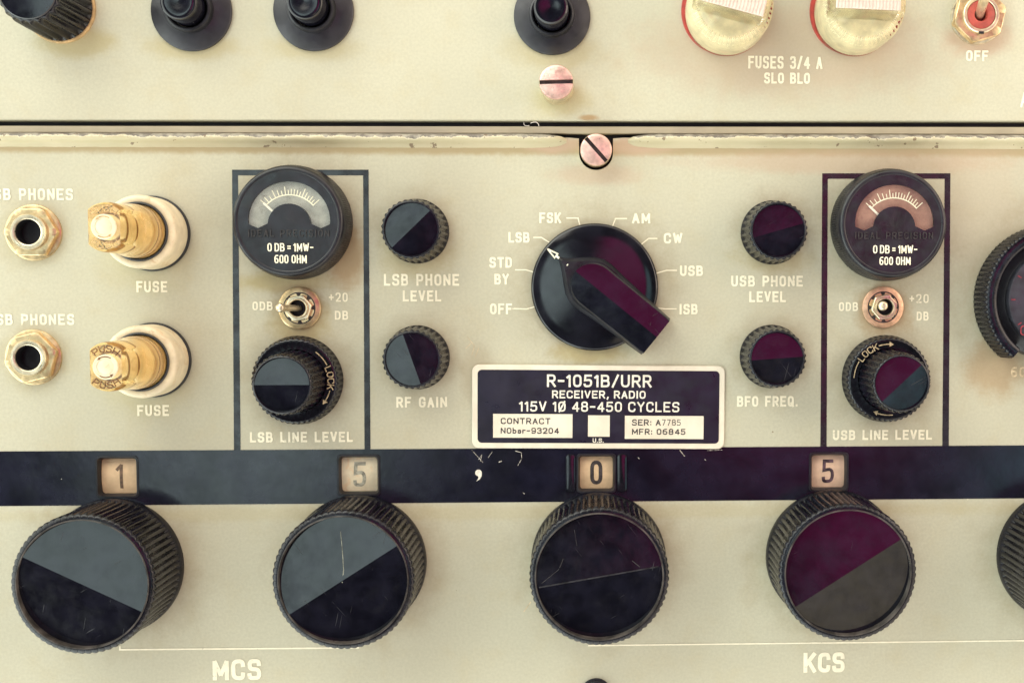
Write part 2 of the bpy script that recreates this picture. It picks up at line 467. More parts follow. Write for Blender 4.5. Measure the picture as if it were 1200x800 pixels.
# ------------------------------------------------------------------ mesh helpers (panel units)
class MB:
    def __init__(self):
        self.v, self.f = [], []

    def loft(self, loops, cap0=False, cap1=False, closed=True):
        b = len(self.v)
        n = len(loops[0])
        for lp in loops:
            self.v.extend(lp)
        for i in range(len(loops)-1):
            for j in range(n if closed else n-1):
                k = (j+1) % n
                self.f.append((b+i*n+j, b+i*n+k, b+(i+1)*n+k, b+(i+1)*n+j))
        if cap0:
            self.f.append(tuple(b+j for j in range(n))[::-1])
        if cap1:
            self.f.append(tuple(b+(len(loops)-1)*n+j for j in range(n)))
        return self

    def lathe(self, prof, n=64, flutes=0, power=1.0, cx=0, cy=0, cap0=False, cap1=False, phase=0.0, shift=None):
        loops = []
        for p in prof:
            r, z = p[0], p[1]
            a = p[2] if len(p) > 2 else 0.0
            sx, sy = shift(z) if shift else (0, 0)
            lp = []
            for j in range(n):
                th = 2*PI*j/n + phase
                rr = r - a*(0.5+0.5*cos(flutes*th))**power if a else r
                lp.append((cx+sx+rr*cos(th), cy+sy+rr*sin(th), z))
            loops.append(lp)
        return self.loft(loops, cap0, cap1)

    def box(self, x0, x1, y0, y1, z0, z1):
        lo = [(x0, y0, z0), (x1, y0, z0), (x1, y1, z0), (x0, y1, z0)]
        hi = [(x, y, z1) for x, y, _ in lo]
        return self.loft([lo, hi], True, True)

    def ribbon(self, pts, w, z, closed=False, caps=True, zf=None, ends=(1.0, 1.0)):
        P2 = [Vector((p[0], p[1])) for p in pts]
        q = [P2[0]]
        for p in P2[1:]:
            if (p-q[-1]).length > 1e-4:
                q.append(p)
        if closed and len(q) > 2 and (q[0]-q[-1]).length < 1e-4:
            q.pop()
        n = len(q)
        if n < 2:
            return self
        hw = w/2
        # a sharp corner would thin the stroke: end it there and start afresh
        for i in range(1 if not closed else 0, n-1 if not closed else n):
            e1 = (q[i]-q[i-1]).normalized()
            e2 = (q[(i+1) % n]-q[i]).normalized()
            if e1.dot(e2) < -0.25:
                if closed:
                    q2 = q[i:]+q[:i]+[q[i]]
                    return self.ribbon(q2, w, z, False, caps, zf, (0.35, 0.35))
                self.ribbon(q[:i+1], w, z, False, caps, zf, (ends[0], 0.35))
                return self.ribbon(q[i:], w, z+0.015, False, caps, zf, (0.35, ends[1]))
        if not closed and caps:
            d0 = (q[0]-q[1]).normalized()
            d1 = (q[-1]-q[-2]).normalized()
            q[0] = q[0]+d0*hw*ends[0]
            q[-1] = q[-1]+d1*hw*ends[1]
        L, R_ = [], []
        for i in range(n):
            a = q[i-1] if (i > 0 or closed) else None
            c = q[(i+1) % n] if (i < n-1 or closed) else None
            d1 = (q[i]-a).normalized() if a is not None else (c-q[i]).normalized()
            d2 = (c-q[i]).normalized() if c is not None else d1
            n1 = Vector((-d1.y, d1.x))
            n2 = Vector((-d2.y, d2.x))
            mm = n1+n2
            if mm.length < 1e-3:
                mm = n1.copy()
            mm.normalize()
            k = min(1.0/max(mm.dot(n1), 0.35), 1.9)
            L.append(q[i]+mm*hw*k)
            R_.append(q[i]-mm*hw*k)
        b = len(self.v)
        for i in range(n):
            zz = zf(q[i].x, q[i].y) if zf else z
            if not closed:
                zz += 0.022*i/(n-1)
            self.v.append((L[i].x, L[i].y, zz))
            self.v.append((R_[i].x, R_[i].y, zz))
        for i in range(n if closed else n-1):
            k = (i+1) % n
            self.f.append((b+2*i, b+2*i+1, b+2*k+1, b+2*k))
        return self

    def poly(self, pts, z):
        b = len(self.v)
        self.v.extend([(p[0], p[1], z) for p in pts])
        self.f.append(tuple(range(b, b+len(pts))))
        return self

    def plate(self, outer, holes, z0, z1):
        bm = bmesh.new()
        edges = []
        for lp in [outer]+list(holes):
            vs = [bm.verts.new((x, y, z1)) for x, y in lp]
            for i in range(len(vs)):
                edges.append(bm.edges.new((vs[i], vs[(i+1) % len(vs)])))
        bmesh.ops.triangle_fill(bm, use_beauty=True, use_dissolve=False, edges=edges, normal=(0, 0, 1))
        bm.verts.ensure_lookup_table()
        bm.verts.index_update()
        b = len(self.v)
        self.v.extend([tuple(v.co) for v in bm.verts])
        self.f.extend([tuple(b+v.index for v in f.verts) for f in bm.faces])
        bm.free()
        for lp in [outer]+list(holes):
            self.loft([[(x, y, z1) for x, y in lp], [(x, y, z0) for x, y in lp]])
        return self

    def text(self, s, x0, y0, x1, y1, w, z, slant=0.0, gap=3.3, space=5.0, sub=1):
        """stroke lettering whose cap height fills y0..y1 and whose width fills x0..x1"""
        hw = w/2
        X0, X1, Y0, Y1 = x0+hw, x1-hw, y0+hw, y1-hw
        adv, tot = [], 0.0
        for ch in s:
            if ch == ' ':
                adv.append((tot, 0))
                tot += space
                continue
            g = GL[ch]
            adv.append((tot, g[0]))
            tot += g[0]+gap
        tot -= gap
        kx, ky = (X1-X0)/tot, (Y1-Y0)/6.0
        k = 0
        for ch, (a, _) in zip(s, adv):
            if ch == ' ':
                continue
            for stc in GL[ch][1]:
                closed = stc[0] == 'c'
                pts = rounded([p for p in stc if p != 'c'], closed)
                if sub > 1:
                    pp = pts+pts[:1] if closed else pts
                    pts = [(a_[0]+(b_[0]-a_[0])*i/sub, a_[1]+(b_[1]-a_[1])*i/sub) for a_, b_ in zip(pp, pp[1:]) for i in range(sub)]+([] if closed else [pp[-1]])
                q = [(X0+(a+px)*kx+slant*py, Y0+py*ky) for px, py in pts]
                self.ribbon(q, w, z+0.04*(k % 4), closed)
                k += 1
        return self

    def text_arc(self, s, r, h, a_mid, span, w, z, out=True):
        """lettering along an arc, reading clockwise, tops outwards"""
        tot, adv = 0.0, []
        for ch in s:
            adv.append(tot)
            tot += (2.6 if ch == ' ' else GL[ch][0]+1.8)
        tot -= 1.8
        k = 0
        for ch, a in zip(s, adv):
            if ch == ' ':
                continue
            for stc in GL[ch][1]:
                closed = stc[0] == 'c'
                q = []
                for px, py in rounded([p for p in stc if p != 'c'], closed):
                    th = a_mid + span/2 - span*(a+px)/tot
                    rr = r + (py/6.0-0.5)*h
                    if not out:
                        th = a_mid - span/2 + span*(a+px)/tot
                        rr = r - (py/6.0-0.5)*h
                    q.append((rr*cos(th), rr*sin(th)))
                self.ribbon(q, w, z+0.04*(k % 4), closed)
                k += 1
        return self

    def build(self, name, m, parent=None, ang=35.0, smooth=True):
        me = bpy.data.meshes.new(name)
        me.from_pydata([(x*S, y*S, z*S) for x, y, z in self.v], [], self.f)
        bm = bmesh.new()
        bm.from_mesh(me)
        bmesh.ops.recalc_face_normals(bm, faces=bm.faces)
        bm.to_mesh(me)
        bm.free()
        if smooth:
            me.polygons.foreach_set('use_smooth', [True]*len(me.polygons))
            me.set_sharp_from_angle(angle=rad(ang))
        me.materials.append(m)
        o = bpy.data.objects.new(name, me)
        COL.objects.link(o)
        if parent:
            o.parent = parent
        return o


def flat_up(o):
    """single-sided sheets: make every normal face out of the panel"""
    for p in o.data.polygons:
        if p.normal.z < 0:
            p.flip()
    return o


def rounded(pts, closed=False):
    out = []
    n = len(pts)
    for i, p in enumerate(pts):
        r = p[2] if len(p) > 2 else 0
        if r and (closed or 0 < i < n-1):
            a = Vector(pts[i-1][:2])
            b = Vector(p[:2])
            c = Vector(pts[(i+1) % n][:2])
            d1, d2 = (a-b), (c-b)
            k1 = 0.5 if len(pts[i-1]) > 2 else 1.0
            k2 = 0.5 if len(pts[(i+1) % n]) > 2 else 1.0
            rr = min(r, d1.length*k1, d2.length*k2)
            s0 = b+d1.normalized()*rr
            s1 = b+d2.normalized()*rr
            for t in (0, .2, .4, .6, .8, 1):
                # elliptical corner from a rational-ish quadratic
                q = s0*(1-t)**2 + b*(2*t*(1-t)*1.0) + s1*t**2
                out.append((q.x, q.y))
        else:
            out.append((p[0], p[1]))
    return out


GL = {
    'A': (4, [[(0, 0), (2, 6), (4, 0)], [(.9, 1.9), (3.1, 1.9)]]),
    'B': (4, [[(0, 0), (0, 6), (3.7, 6, 1.6), (3.7, 3.1, 1.4), (.6, 3.1)], [(1, 3.1), (4, 3.1, 1.5), (4, 0, 1.6), (0, 0)]]),
    'C': (4, [[(4, 4.7), (4, 6, 2.2), (0, 6, 2.2), (0, 0, 2.2), (4, 0, 2.2), (4, 1.3)]]),
    'D': (4, [['c', (0, 0), (0, 6), (4, 6, 2.3), (4, 0, 2.3)]]),
    'E': (3.7, [[(3.7, 6), (0, 6), (0, 0), (3.7, 0)], [(.5, 3.1), (3, 3.1)]]),
    'F': (3.6, [[(3.6, 6), (0, 6), (0, 0)], [(.5, 3), (2.9, 3)]]),
    'G': (4, [[(4, 4.8), (4, 6, 2.2), (0, 6, 2.2), (0, 0, 2.2), (4, 0, 1.6), (4, 2.8), (2.4, 2.8)]]),
    'H': (4, [[(0, 0), (0, 6)], [(4, 0), (4, 6)], [(.4, 3.1), (3.6, 3.1)]]),
    'I': (0.4, [[(0.2, 0), (0.2, 6)]]),
    'J': (3, [[(3, 6), (3, 0, 1.5), (0, 0, 1.5), (0, 1.5)]]),
    'K': (4, [[(0, 0), (0, 6)], [(3.9, 6), (.3, 2.3)], [(1.5, 3.5), (4, 0)]]),
    'L': (3.4, [[(0, 6), (0, 0), (3.4, 0)]]),
    'M': (5, [[(0, 0), (0, 6), (2.5, 1.2), (5, 6), (5, 0)]]),
    'N': (4.1, [[(0, 0), (0, 6), (4.1, 0), (4.1, 6)]]),
    'O': (4, [['c', (0, 0, 2.2), (0, 6, 2.2), (4, 6, 2.2), (4, 0, 2.2)]]),
    'P': (4, [[(0, 0), (0, 6), (4, 6, 1.8), (4, 2.6, 1.8), (.5, 2.6)]]),
    'Q': (4, [['c', (0, 0, 2.2), (0, 6, 2.2), (4, 6, 2.2), (4, 0, 2.2)], [(2.4, 1.6), (4.1, -.3)]]),
    'R': (4, [[(0, 0), (0, 6), (3.9, 6, 1.8), (3.9, 2.8, 1.8), (.5, 2.8)], [(2.1, 2.6), (4, 0)]]),
    'S': (4, [[(3.9, 5.0), (3.9, 6, 2), (.1, 6, 2), (.1, 3.2, 1.7), (4, 3, 1.7), (4, 0, 2), (0, 0, 2), (0, 1.0)]]),
    'T': (4, [[(0, 6), (4, 6)], [(2, 0), (2, 5.6)]]),
    'U': (4, [[(0, 6), (0, 0, 2.2), (4, 0, 2.2), (4, 6)]]),
    'V': (4, [[(0, 6), (2, 0), (4, 6)]]),
    'W': (5.6, [[(0, 6), (1.4, 0), (2.8, 5.2), (4.2, 0), (5.6, 6)]]),
    'X': (4, [[(0, 0), (4, 6)], [(0, 6), (4, 0)]]),
    'Y': (4, [[(0, 6), (2, 2.9), (4, 6)], [(2, 0), (2, 2.8)]]),
    'Z': (4, [[(0, 6), (4, 6), (0, 0), (4, 0)]]),
    '0': (3.8, [['c', (0, 0, 2.2), (0, 6, 2.2), (3.8, 6, 2.2), (3.8, 0, 2.2)]]),
    '1': (1.5, [[(0, 4.9), (1.3, 6), (1.3, 0)]]),
    '2': (3.8, [[(0, 4.9), (0, 6, 1.9), (3.8, 6, 1.9), (3.8, 3.4, 1.6), (0, 0), (3.9, 0)]]),
    '3': (3.8, [[(0, 5.1), (0, 6, 1.9), (3.7, 6, 1.9), (3.7, 3.2, 1.4), (1.6, 3.2)], [(2.4, 3.2), (3.9, 3.2, 1.4), (3.9, 0, 1.9), (0, 0, 1.9), (0, .9)]]),
    '4': (4, [[(3.1, 0), (3.1, 6), (0, 1.6), (4.1, 1.6)]]),
    '5': (3.8, [[(3.6, 6), (.4, 6), (.2, 3.3), (3.8, 3.8, 1.9), (3.8, 0, 1.9), (0, 0, 1.9), (0, .9)]]),
    '6': (3.9, [[(3.5, 6), (0, 6, 2.6), (0, 0, 2), (3.9, 0, 1.9), (3.9, 3.4, 1.7), (.5, 3.4)]]),
    '7': (3.8, [[(0, 6), (3.8, 6), (1.3, 0)]]),
    '8': (3.9, [['c', (.2, 3.2, 1.5), (.2, 6, 1.9), (3.7, 6, 1.9), (3.7, 3.2, 1.5)], ['c', (0, 0, 1.9), (0, 3.2, 1.6), (3.9, 3.2, 1.6), (3.9, 0, 1.9)]]),
    '9': (3.9, [[(.2, .8), (.2, 0, 1.9), (3.9, 0, 2), (3.9, 6, 2), (0, 6, 1.9), (0, 2.4, 1.7), (3.4, 2.5)]]),
    '/': (3, [[(0, -.2), (3, 6.2)]]),
    '.': (0.4, [[(0.2, 0), (0.2, .25)]]),
    ',': (0.8, [[(.6, .4), (.1, -1.1)]]),
    ':': (0.4, [[(0.2, 0.4), (0.2, .7)], [(0.2, 3.6), (0.2, 3.9)]]),
    '-': (2.6, [[(0, 2.9), (2.6, 2.9)]]),
    '=': (2.6, [[(0, 2), (2.6, 2)], [(0, 3.9), (2.6, 3.9)]]),
    '+': (3.4, [[(0, 2.9), (3.4, 2.9)], [(1.7, 1.2), (1.7, 4.6)]]),
    '~': (2.6, [[(0, 2.8), (.8, 3.5), (1.8, 2.7), (2.6, 3.3)]]),
    '@': (4, [['c', (0, 0, 2.2), (0, 6, 2.2), (4, 6, 2.2), (4, 0, 2.2)], [(.2, -.4), (3.8, 6.4)]]),   # the phase sign
    'b': (3, [[(0, 6), (0, .2)], ['c', (0, 0, 1.4), (0, 3.6, 1.4), (3, 3.6, 1.4), (3, 0, 1.4)]]),
    's': (2.8, [[(2.7, 2.9), (2.7, 3.8, 1), (.1, 3.8, 1), (.1, 2.1, .9), (2.8, 1.9, .9), (2.8, 0, 1), (0, 0, 1), (0, .9)]]),
    'r': (2.4, [[(0, 0), (0, 3.8)], [(0, 2.4), (.4, 3.8, 1.2), (2.4, 3.6)]]),
}


def rrect(cx, cy, hx, hy, r, n=6):
    pts = []
    for (sx, sy, a0) in ((1, 1, 0), (-1, 1, 90), (-1, -1, 180), (1, -1, 270)):
        for i in range(n+1):
            a = rad(a0+90*i/n)
            pts.append((cx+sx*(hx-r)+r*cos(a), cy+sy*(hy-r)+r*sin(a)))
    return pts


def circ(cx, cy, r, n=48):
    return [(cx+r*cos(2*PI*i/n), cy+r*sin(2*PI*i/n)) for i in range(n)]


def lift(pts, z):
    return [(x, y, z) for x, y in pts]


def tag(o, label, cat, group=None, kind=None):
    o['label'] = label
    o['category'] = cat
    if group:
        o['group'] = group
    if kind:
        o['kind'] = kind
    return o


def thing(name, label, cat, x=0.0, y=0.0, z=0.0, group=None):
    """an Empty on the panel at panel point x, y, its z axis pointing out of the panel"""
    o = bpy.data.objects.new(name, None)
    COL.objects.link(o)
    o.empty_display_size = 0.005
    o.matrix_world = Matrix.Translation(W2 @ (Vector((x, y, z))*S)) @ W2
    return tag(o, label, cat, group)


def img_poly(pts, h=0.0):
    return [P(a, b, h) for a, b in pts]


# ------------------------------------------------------------------ the panels
WINS = [(137.7, 558.4, 22.8, 23.0), (420.5, 556.3, 23.4, 22.8), (698.8, 554.2, 21.8, 21.8), (971.2, 552.6, 22.0, 22.0)]
win_loops = []
for (px, py, hx, hy) in WINS:
    x, y = P(px, py)
    win_loops.append(rrect(x, y, hx-0.5, hy-0.5, 4))

receiver = thing('receiver_panel', 'large cream painted radio front panel with dark band, below the seam', 'front panel')
outer = [P(-260, 160.5), P(667, 161.5)]
# notch for the captive screw
sx, sy = P(698.5, 181)
top_l, top_r = P(678.3, 162.5), P(718.5, 162.5)
outer += [top_l]
RN = 19.6
for i in range(0, 25):
    a = PI + PI*i/24
    outer.append((sx+RN*cos(a), sy+RN*sin(a)+1.5))
outer += [top_r, P(730, 161.5), P(1460, 161)]
br, bl = P(1460, 1010), P(-260, 1010)
outer += [br, bl]
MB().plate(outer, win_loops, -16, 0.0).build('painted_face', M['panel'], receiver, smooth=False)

# dark band across the panel
bt = [P(-260, 530.2), P(1460, 520.0)]
bb = [P(1460, 581.5), P(-260, 594.5)]
MB().plate([bb[1], bb[0], bt[1], bt[0]], win_loops, -0.3, 0.35).build('dial_band', M['band'], receiver, smooth=False)

# rounded, chipped lip along the panel's upper edge
prof = [(156.2, -8), (155.9, 2), (156.6, 5), (158.6, 7.8), (161.2, 8.8), (163.6, 7.8), (165.6, 5.2), (167.2, 2.4), (169.2, 0.9), (172, 0.15), (173, -0.6)]


def lip(xa, xb, ta, tb):
    loops = []
    n = int(abs(xb-xa)/6)
    for i in range(n+1):
        px = xa+(xb-xa)*i/n
        e = 1.0
        if ta:
            e = min(e, (abs(px-xa)/44.0))
        if tb:
            e = min(e, (abs(px-xb)/44.0))
        e = math.sqrt(max(0.0, 1-(1-min(1.0, e))**2))
        dy = px/1200.0*2.6
        lp = []
        for k, (py, z) in enumerate(prof):
            yy = py+dy+random.uniform(-.25, .25)
            yy = 163.5+dy+(yy-163.5-dy)*(0.25+0.75*e) if yy < 163.5+dy else 163.5+dy+(yy-163.5-dy)*(0.3+0.7*e)
            x, y = P(px, yy)
            lp.append((x, y, z*e if z > 0 else z))
        loops.append(lp)
    return loops


m = MB()
m.loft(lip(-260, 664, False, True), closed=False)
m.loft(lip(736, 1460, True, False), closed=False)
m.build('chipped_lip', M['chip'], receiver, ang=60)

# painted rectangles round the meters
for (xl0, xl1, xr0, xr1, yt0, yt1, bl0, bl1, br0, br1, yb) in (
        (272.0, 279.0, 425.6, 432.0, 199.0, 205.6, 274.2, 282.0, 427.2, 434.2, 528.0),
        (963.5, 970.0, 1107.0, 1113.7, 203.2, 209.6, 961.3, 968.6, 1104.2, 1111.8, 523.4)):
    m = MB()
    z = 0.2
    for quad in ([(xl0, yt0), (xr1, yt0), (xr1, yt1), (xl0, yt1)], [(xl0, yt1), (xl1, yt1), (bl1, yb), (bl0, yb)], [(xr0, yt1), (xr1, yt1), (br1, yb), (br0, yb)]):
        m.poly(img_poly(quad), z)
    flat_up(m.build('painted_frame', M['line'], receiver, smooth=False))


def ptext(s, x0, y0, x1, y1, w, m=None, z=0.3, parent=None, name='lettering', **kw):
    a, b = P(x0, y1), P(x1, y0)
    mb = MB().text(s, a[0], a[1], b[0], b[1], w, z, **kw)
    return flat_up(mb.build(name, m or M['letter'], parent or receiver, smooth=False))


def pline(pts, w, m=None, z=0.32, parent=None, name='leader_line'):
    mb = MB().ribbon(img_poly(pts), w, z)
    return flat_up(mb.build(name, m or M['letter'], parent or receiver, smooth=False))


LW = 2.5
ptext('LSB PHONES', -17, 221, 85.5, 234.5, LW)
ptext('USB PHONES', -15, 367.8, 87, 380.8, LW)
ptext('FUSE', 160, 329.3, 196, 342.5, LW)
ptext('FUSE', 161, 474.2, 198, 487.3, LW)
ptext('0DB', 296, 353.2, 319.5, 363.6, 1.9)
ptext('+20', 385.5, 342.8, 407.5, 353.6, 1.7)
ptext('DB', 392.5, 364, 408, 374.6, 1.9)
ptext('LSB LINE LEVEL', 293, 505.4, 413.5, 518.2, LW)
ptext('LSB PHONE', 450, 321, 538, 334.8, LW)
ptext('LEVEL', 472, 340.2, 517, 353.2, LW)
ptext('RF GAIN', 464.5, 464.6, 524, 477.4, LW)
ptext('FSK', 632, 249, 657.5, 261.5, LW)
ptext('AM', 740.7, 249.4, 762, 261.8, LW)
ptext('LSB', 595.8, 272, 620.5, 284.4, LW)
ptext('CW', 777.8, 273, 799.6, 285.4, LW)
ptext('STD', 573.5, 301.2, 600, 313.8, LW)
ptext('BY', 579.4, 320.8, 596.3, 333.4, LW)
ptext('USB', 796.8, 311.2, 823.8, 323.4, LW)
ptext('OFF', 574.3, 355.4, 600, 368.2, LW)
ptext('ISB', 796.0, 356, 817.6, 368.4, LW)
for pl in ([(664.5, 255.6), (677.4, 255.6), (680, 266)], [(734, 256.2), (721.2, 256.2), (717.5, 266)], [(625.7, 278.3), (634.4, 278.3), (646, 285.5)],
           [(769.6, 279.5), (760, 279.5), (750, 287.5)], [(604.4, 316.2), (616.2, 316.2), (628, 319.5)], [(792.7, 316.8), (781, 316.8), (768, 320.5)],
           [(600.6, 361.5), (617.3, 362), (628, 359)], [(792.2, 361.9), (780, 361.9), (766, 360.4)]):
    pline(pl, 1.5)
ptext('USB PHONE', 856.8, 323, 940.8, 335.8, LW)
ptext('LEVEL', 878, 341.2, 921, 354, LW)
ptext('BFO FREQ.', 863.6, 463.6, 935, 476.4, LW)
ptext('0DB', 983, 354, 1005.5, 364.4, 1.9)
ptext('+20', 1065.5, 344.5, 1088.3, 355, 1.7)
ptext('DB', 1074, 365, 1088.2, 375.5, 1.9)
ptext('USB LINE LEVEL', 975.8, 503.2, 1092, 515.4, LW)
ptext('600 OHM', 1184.5, 429.5, 1250, 441.5, 2.1, M['letter_gold'])
ptext('MCS', 249.5, 771.5, 306, 796.5, 4.9, gap=2.7)
ptext('KCS', 941.4, 763.5, 990, 787.5, 4.9, gap=2.7)
pline([(140.6, 757.4), (140.6, 760.6), (420, 758.4)], 1.9)
pline([(690, 755.8), (1330, 748.6)], 1.7)
# comma between the number windows
cx_, cy_ = P(560.8, 552.5)
mb = MB().poly(circ(cx_, cy_-1.2, 3.9, 20), 0.62)
mb.poly([(cx_-0.5, cy_-4.6), (cx_+3.9, cy_-1.4), (cx_+3.6, cy_-5.0), (cx_+1.6, cy_-8.6), (cx_-2.6, cy_-11.2), (cx_-0.2, cy_-7.6)], 0.66)
flat_up(mb.build('comma_mark', M['letter_white'], receiver, smooth=False))
# scratches through the paint of the band, below the nameplate
for pts, w in (([(553, 527), (566, 541.5)], 0.8), ([(561, 538), (565, 532), (563, 540)], 0.9), ([(604, 528), (611, 530), (611.5, 537), (607, 545)], 1.1),
               ([(585, 541), (587.5, 540)], 1.8), ([(797, 527.5), (802, 534)], 1.5), ([(613, 577), (614.5, 578)], 1.3), ([(748, 536), (749, 537)], 1.4), ([(826, 538), (827, 539)], 1.2),
               ([(829, 527.5), (846, 526.8)], 0.9), ([(572, 536), (577, 529)], 0.6)):
    pline(pts, w*0.62, M['scuff_white'], 0.6, name='paint_scratch')
pline([(622, 705), (614, 716)], 1.0, M['letter_gold'], 0.1, name='paint_scratch')
for pts in ([(548, 395), (556, 405), (553, 416)], [(546, 408), (552, 402)], [(557, 418), (561, 408)]):
    pline(pts, 0.6, M['letter_gold'], 0.1, name='paint_scratch')

# trim rail between the two panels, the upper panel and an added dark backing that blocks light through the gaps
rail = MB()
a = [P(-260, 147.0), P(1460, 149.2), P(1460, 158.0), P(-260, 154.8)]
rail.loft([lift(a, -14), lift(a, -2.2), lift([(a[0][0], a[0][1]-0.8), (a[1][0], a[1][1]-0.8), (a[2][0], a[2][1]+0.8), (a[3][0], a[3][1]+0.8)], -1.4)], True, True)
o = rail.build('trim_rail', M['rail'], None, smooth=False)
o.matrix_world = W2
tag(o, 'narrow dull grey cream strip between the dark seam and the chipped lip', 'trim strip')

upper = thing('instrument_panel', 'pale cream painted front panel above the dark seam, with fuse lettering', 'front panel')
e = 1.2
a0 = [P(-260, 140.6), P(1460, 142.8), P(1460, -420), P(-260, -420)]
a1 = [(a0[0][0]+e, a0[0][1]+e), (a0[1][0]-e, a0[1][1]+e), (a0[2][0]-e, a0[2][1]-e), (a0[3][0]+e, a0[3][1]-e)]
MB().loft([lift(a0, -16), lift(a0, -e), lift(a1, 0)], True, True).build('painted_face', M['panel_top'], upper, smooth=False)
ptext('FUSES 3/4 A', 876.8, 66.4, 963.8, 80.6, LW, parent=upper)
ptext('SLO BLO', 895.3, 85.6, 949.2, 98.2, LW, parent=upper)
ptext('OFF', 1131.8, 59.4, 1158.2, 72, LW, parent=upper)
ptext('AMP', 1195.5, 108, 1232, 126, LW, parent=upper)

c0, c1 = P(-250, 1000), P(1450, -410)
o = MB().box(c0[0], c1[0], c0[1], c1[1], -600, -18).build('dark_backing', M['void'], None, smooth=False)
o.matrix_world = W2
tag(o, 'added black backing showing only through the thin gaps between the panels', 'backing')

# lint caught in the seam
lt = MB().ribbon(img_poly([(614, 143.6), (613.8, 145.4), (614.6, 147.0), (616.6, 147.7), (620, 147.5)]), 0.6, 0.4)
lt.ribbon(img_poly([(622, 144.4), (625, 143.4), (628, 143.3), (630, 144.4), (631.2, 146), (631.5, 147.4)]), 0.7, 0.45)
o = lt.build('lint_thread', M['lint'], None, smooth=False)
o.matrix_world = W2
tag(flat_up(o), 'tiny pale curl of lint caught on the dark seam', 'lint')


# ------------------------------------------------------------------ knobs
def front_to_base(px, py, h):
    return P(px, py, h)


def facet_face(r, z, ridge_deg, t, n=72):
    """two planes that meet in a ridge and fall away to both sides, inside a round rim"""
    m = MB()
    a = rad(ridge_deg)
    ax = Vector((cos(a), sin(a)))
    nx = Vector((-sin(a), cos(a)))
    for sgn in (1, -1):
        pts = []
        for i in range(n//2+1):
            th = a + sgn*PI*i/(n//2)
            p = Vector((r*cos(th), r*sin(th)))
            d = abs(p.dot(nx))
            pts.append((p.x, p.y, z-t*d))
        b = len(m.v)
        m.v.extend(pts)
        m.f.append(tuple(range(b, b+len(pts))))
    return m


def big_knob(px, py, ridge, label, t=0.12, scratch=None):
    h, R = 90.0, 78.0
    x, y = front_to_base(px, py, h)
    k = thing('tuning_knob', label, 'knob', x, y, 0, 'large tuning knobs under the number windows')
    fl = 3.4
    prof = [(79.5, -0.5), (79.5, 7), (78.4, 9.5), (77.9, 10.5), (77.8, 13, fl), (77.5, 50, fl), (R, 84, fl), (R-0.1, 86, fl*0.5), (R-0.9, 88, fl*0.22), (R-2.6, 89.7, 0.0), (R-6.2, 90.2), (R-6.8, 89.6)]
    MB().lathe(prof, 64*12, 64, 2.0).build('fluted_body', M['grip'], k, ang=50)
    MB().lathe([(R-6.2, 90.15), (R-6.5, 91.0), (R-7.6, 91.1), (R-8.0, 90.2), (R-8.2, 78)], 128).build('rim_ring', M['rim_line'], k)
    f = facet_face(R-7.9, 90.2, ridge, t)
    flat_up(f.build('faceted_face', M['face'], k, smooth=False))
    ar = rad(ridge)
    rp = [(cos(ar)*q_, sin(ar)*q_) for q_ in range(-67, 68, 6)]
    if len(scratch or []) > 1:
        flat_up(MB().ribbon(rp, 1.6, 90.3).build('worn_ridge', M['scuff_dark'], k, smooth=False))
    if scratch:
        m = MB()
        for s in scratch:
            q = [(P(a, b, h)[0]-x, P(a, b, h)[1]-y) for a, b in s[0]]
            ar = rad(ridge)
            m.ribbon(q, s[1], 0, zf=lambda X, Y: 90.35-t*abs(-sin(ar)*X+cos(ar)*Y))
        flat_up(m.build('scratch', M['scuff_pale'] if len(scratch) == 1 else M['scuff'], k, smooth=False))
    return k


big_knob(96.5, 684.5, -26, 'large black fluted knob under the tan number 1, pale upper right facet')
big_knob(402, 679.5, 32.5, 'large fluted knob under the cream number 5, pale scratch on its grey facet',
         scratch=[([(398, 624), (401, 650), (402.5, 668), (401, 682)], 0.8)])
big_knob(702.5, 675.5, 9.5, 'large black fluted knob under the number 0, both facets almost black and scuffed',
         scratch=[([(656, 665), (660, 655)], 0.6), ([(741, 657), (750, 664)], 0.6), ([(635, 683), (655, 667)], 0.5), ([(673, 622), (676, 640)], 0.4)])
big_knob(994, 671, 32.5, 'large black fluted knob above KCS lettering, wine red upper facet')
big_knob(1281, 670, 20, 'large black fluted knob cut off by the right edge of the photo')


def small_knob(px, py, ridge, label, t=0.12, h=48.0, R=34.0):
    x, y = front_to_base(px, py, h)
    k = thing('control_knob', label, 'knob', x, y, 0, 'small fluted control knobs')
    fl = 2.3
    prof = [(37.2, -0.5), (37.2, 4), (36.6, 5.5, fl*.6), (36.4, 8, fl), (35.0, 30, fl), (R, 42, fl), (R-0.4, 45.2, fl*.7), (R-1.6, 47, fl*.25), (R-2.8, 47.8), (R-4.0, 48.0), (R-4.5, 47.4), (R-4.6, 40)]
    MB().lathe(prof, 30*10, 30, 1.2).build('fluted_body', M['grip'], k, ang=50)
    flat_up(facet_face(R-4.5, 47.6, ridge, t).build('faceted_face', M['face'], k, smooth=False))
    return k


small_knob(481.5, 268.5, 44, 'small black fluted knob above the LSB PHONE LEVEL lettering')
small_knob(482.5, 421, -71, 'small black fluted knob above the RF GAIN lettering', t=0.07)
small_knob(912.5, 270, 16, 'small black fluted knob above the USB PHONE LEVEL lettering')
small_knob(911, 420, 4, 'small black fluted knob above the BFO FREQ. lettering')


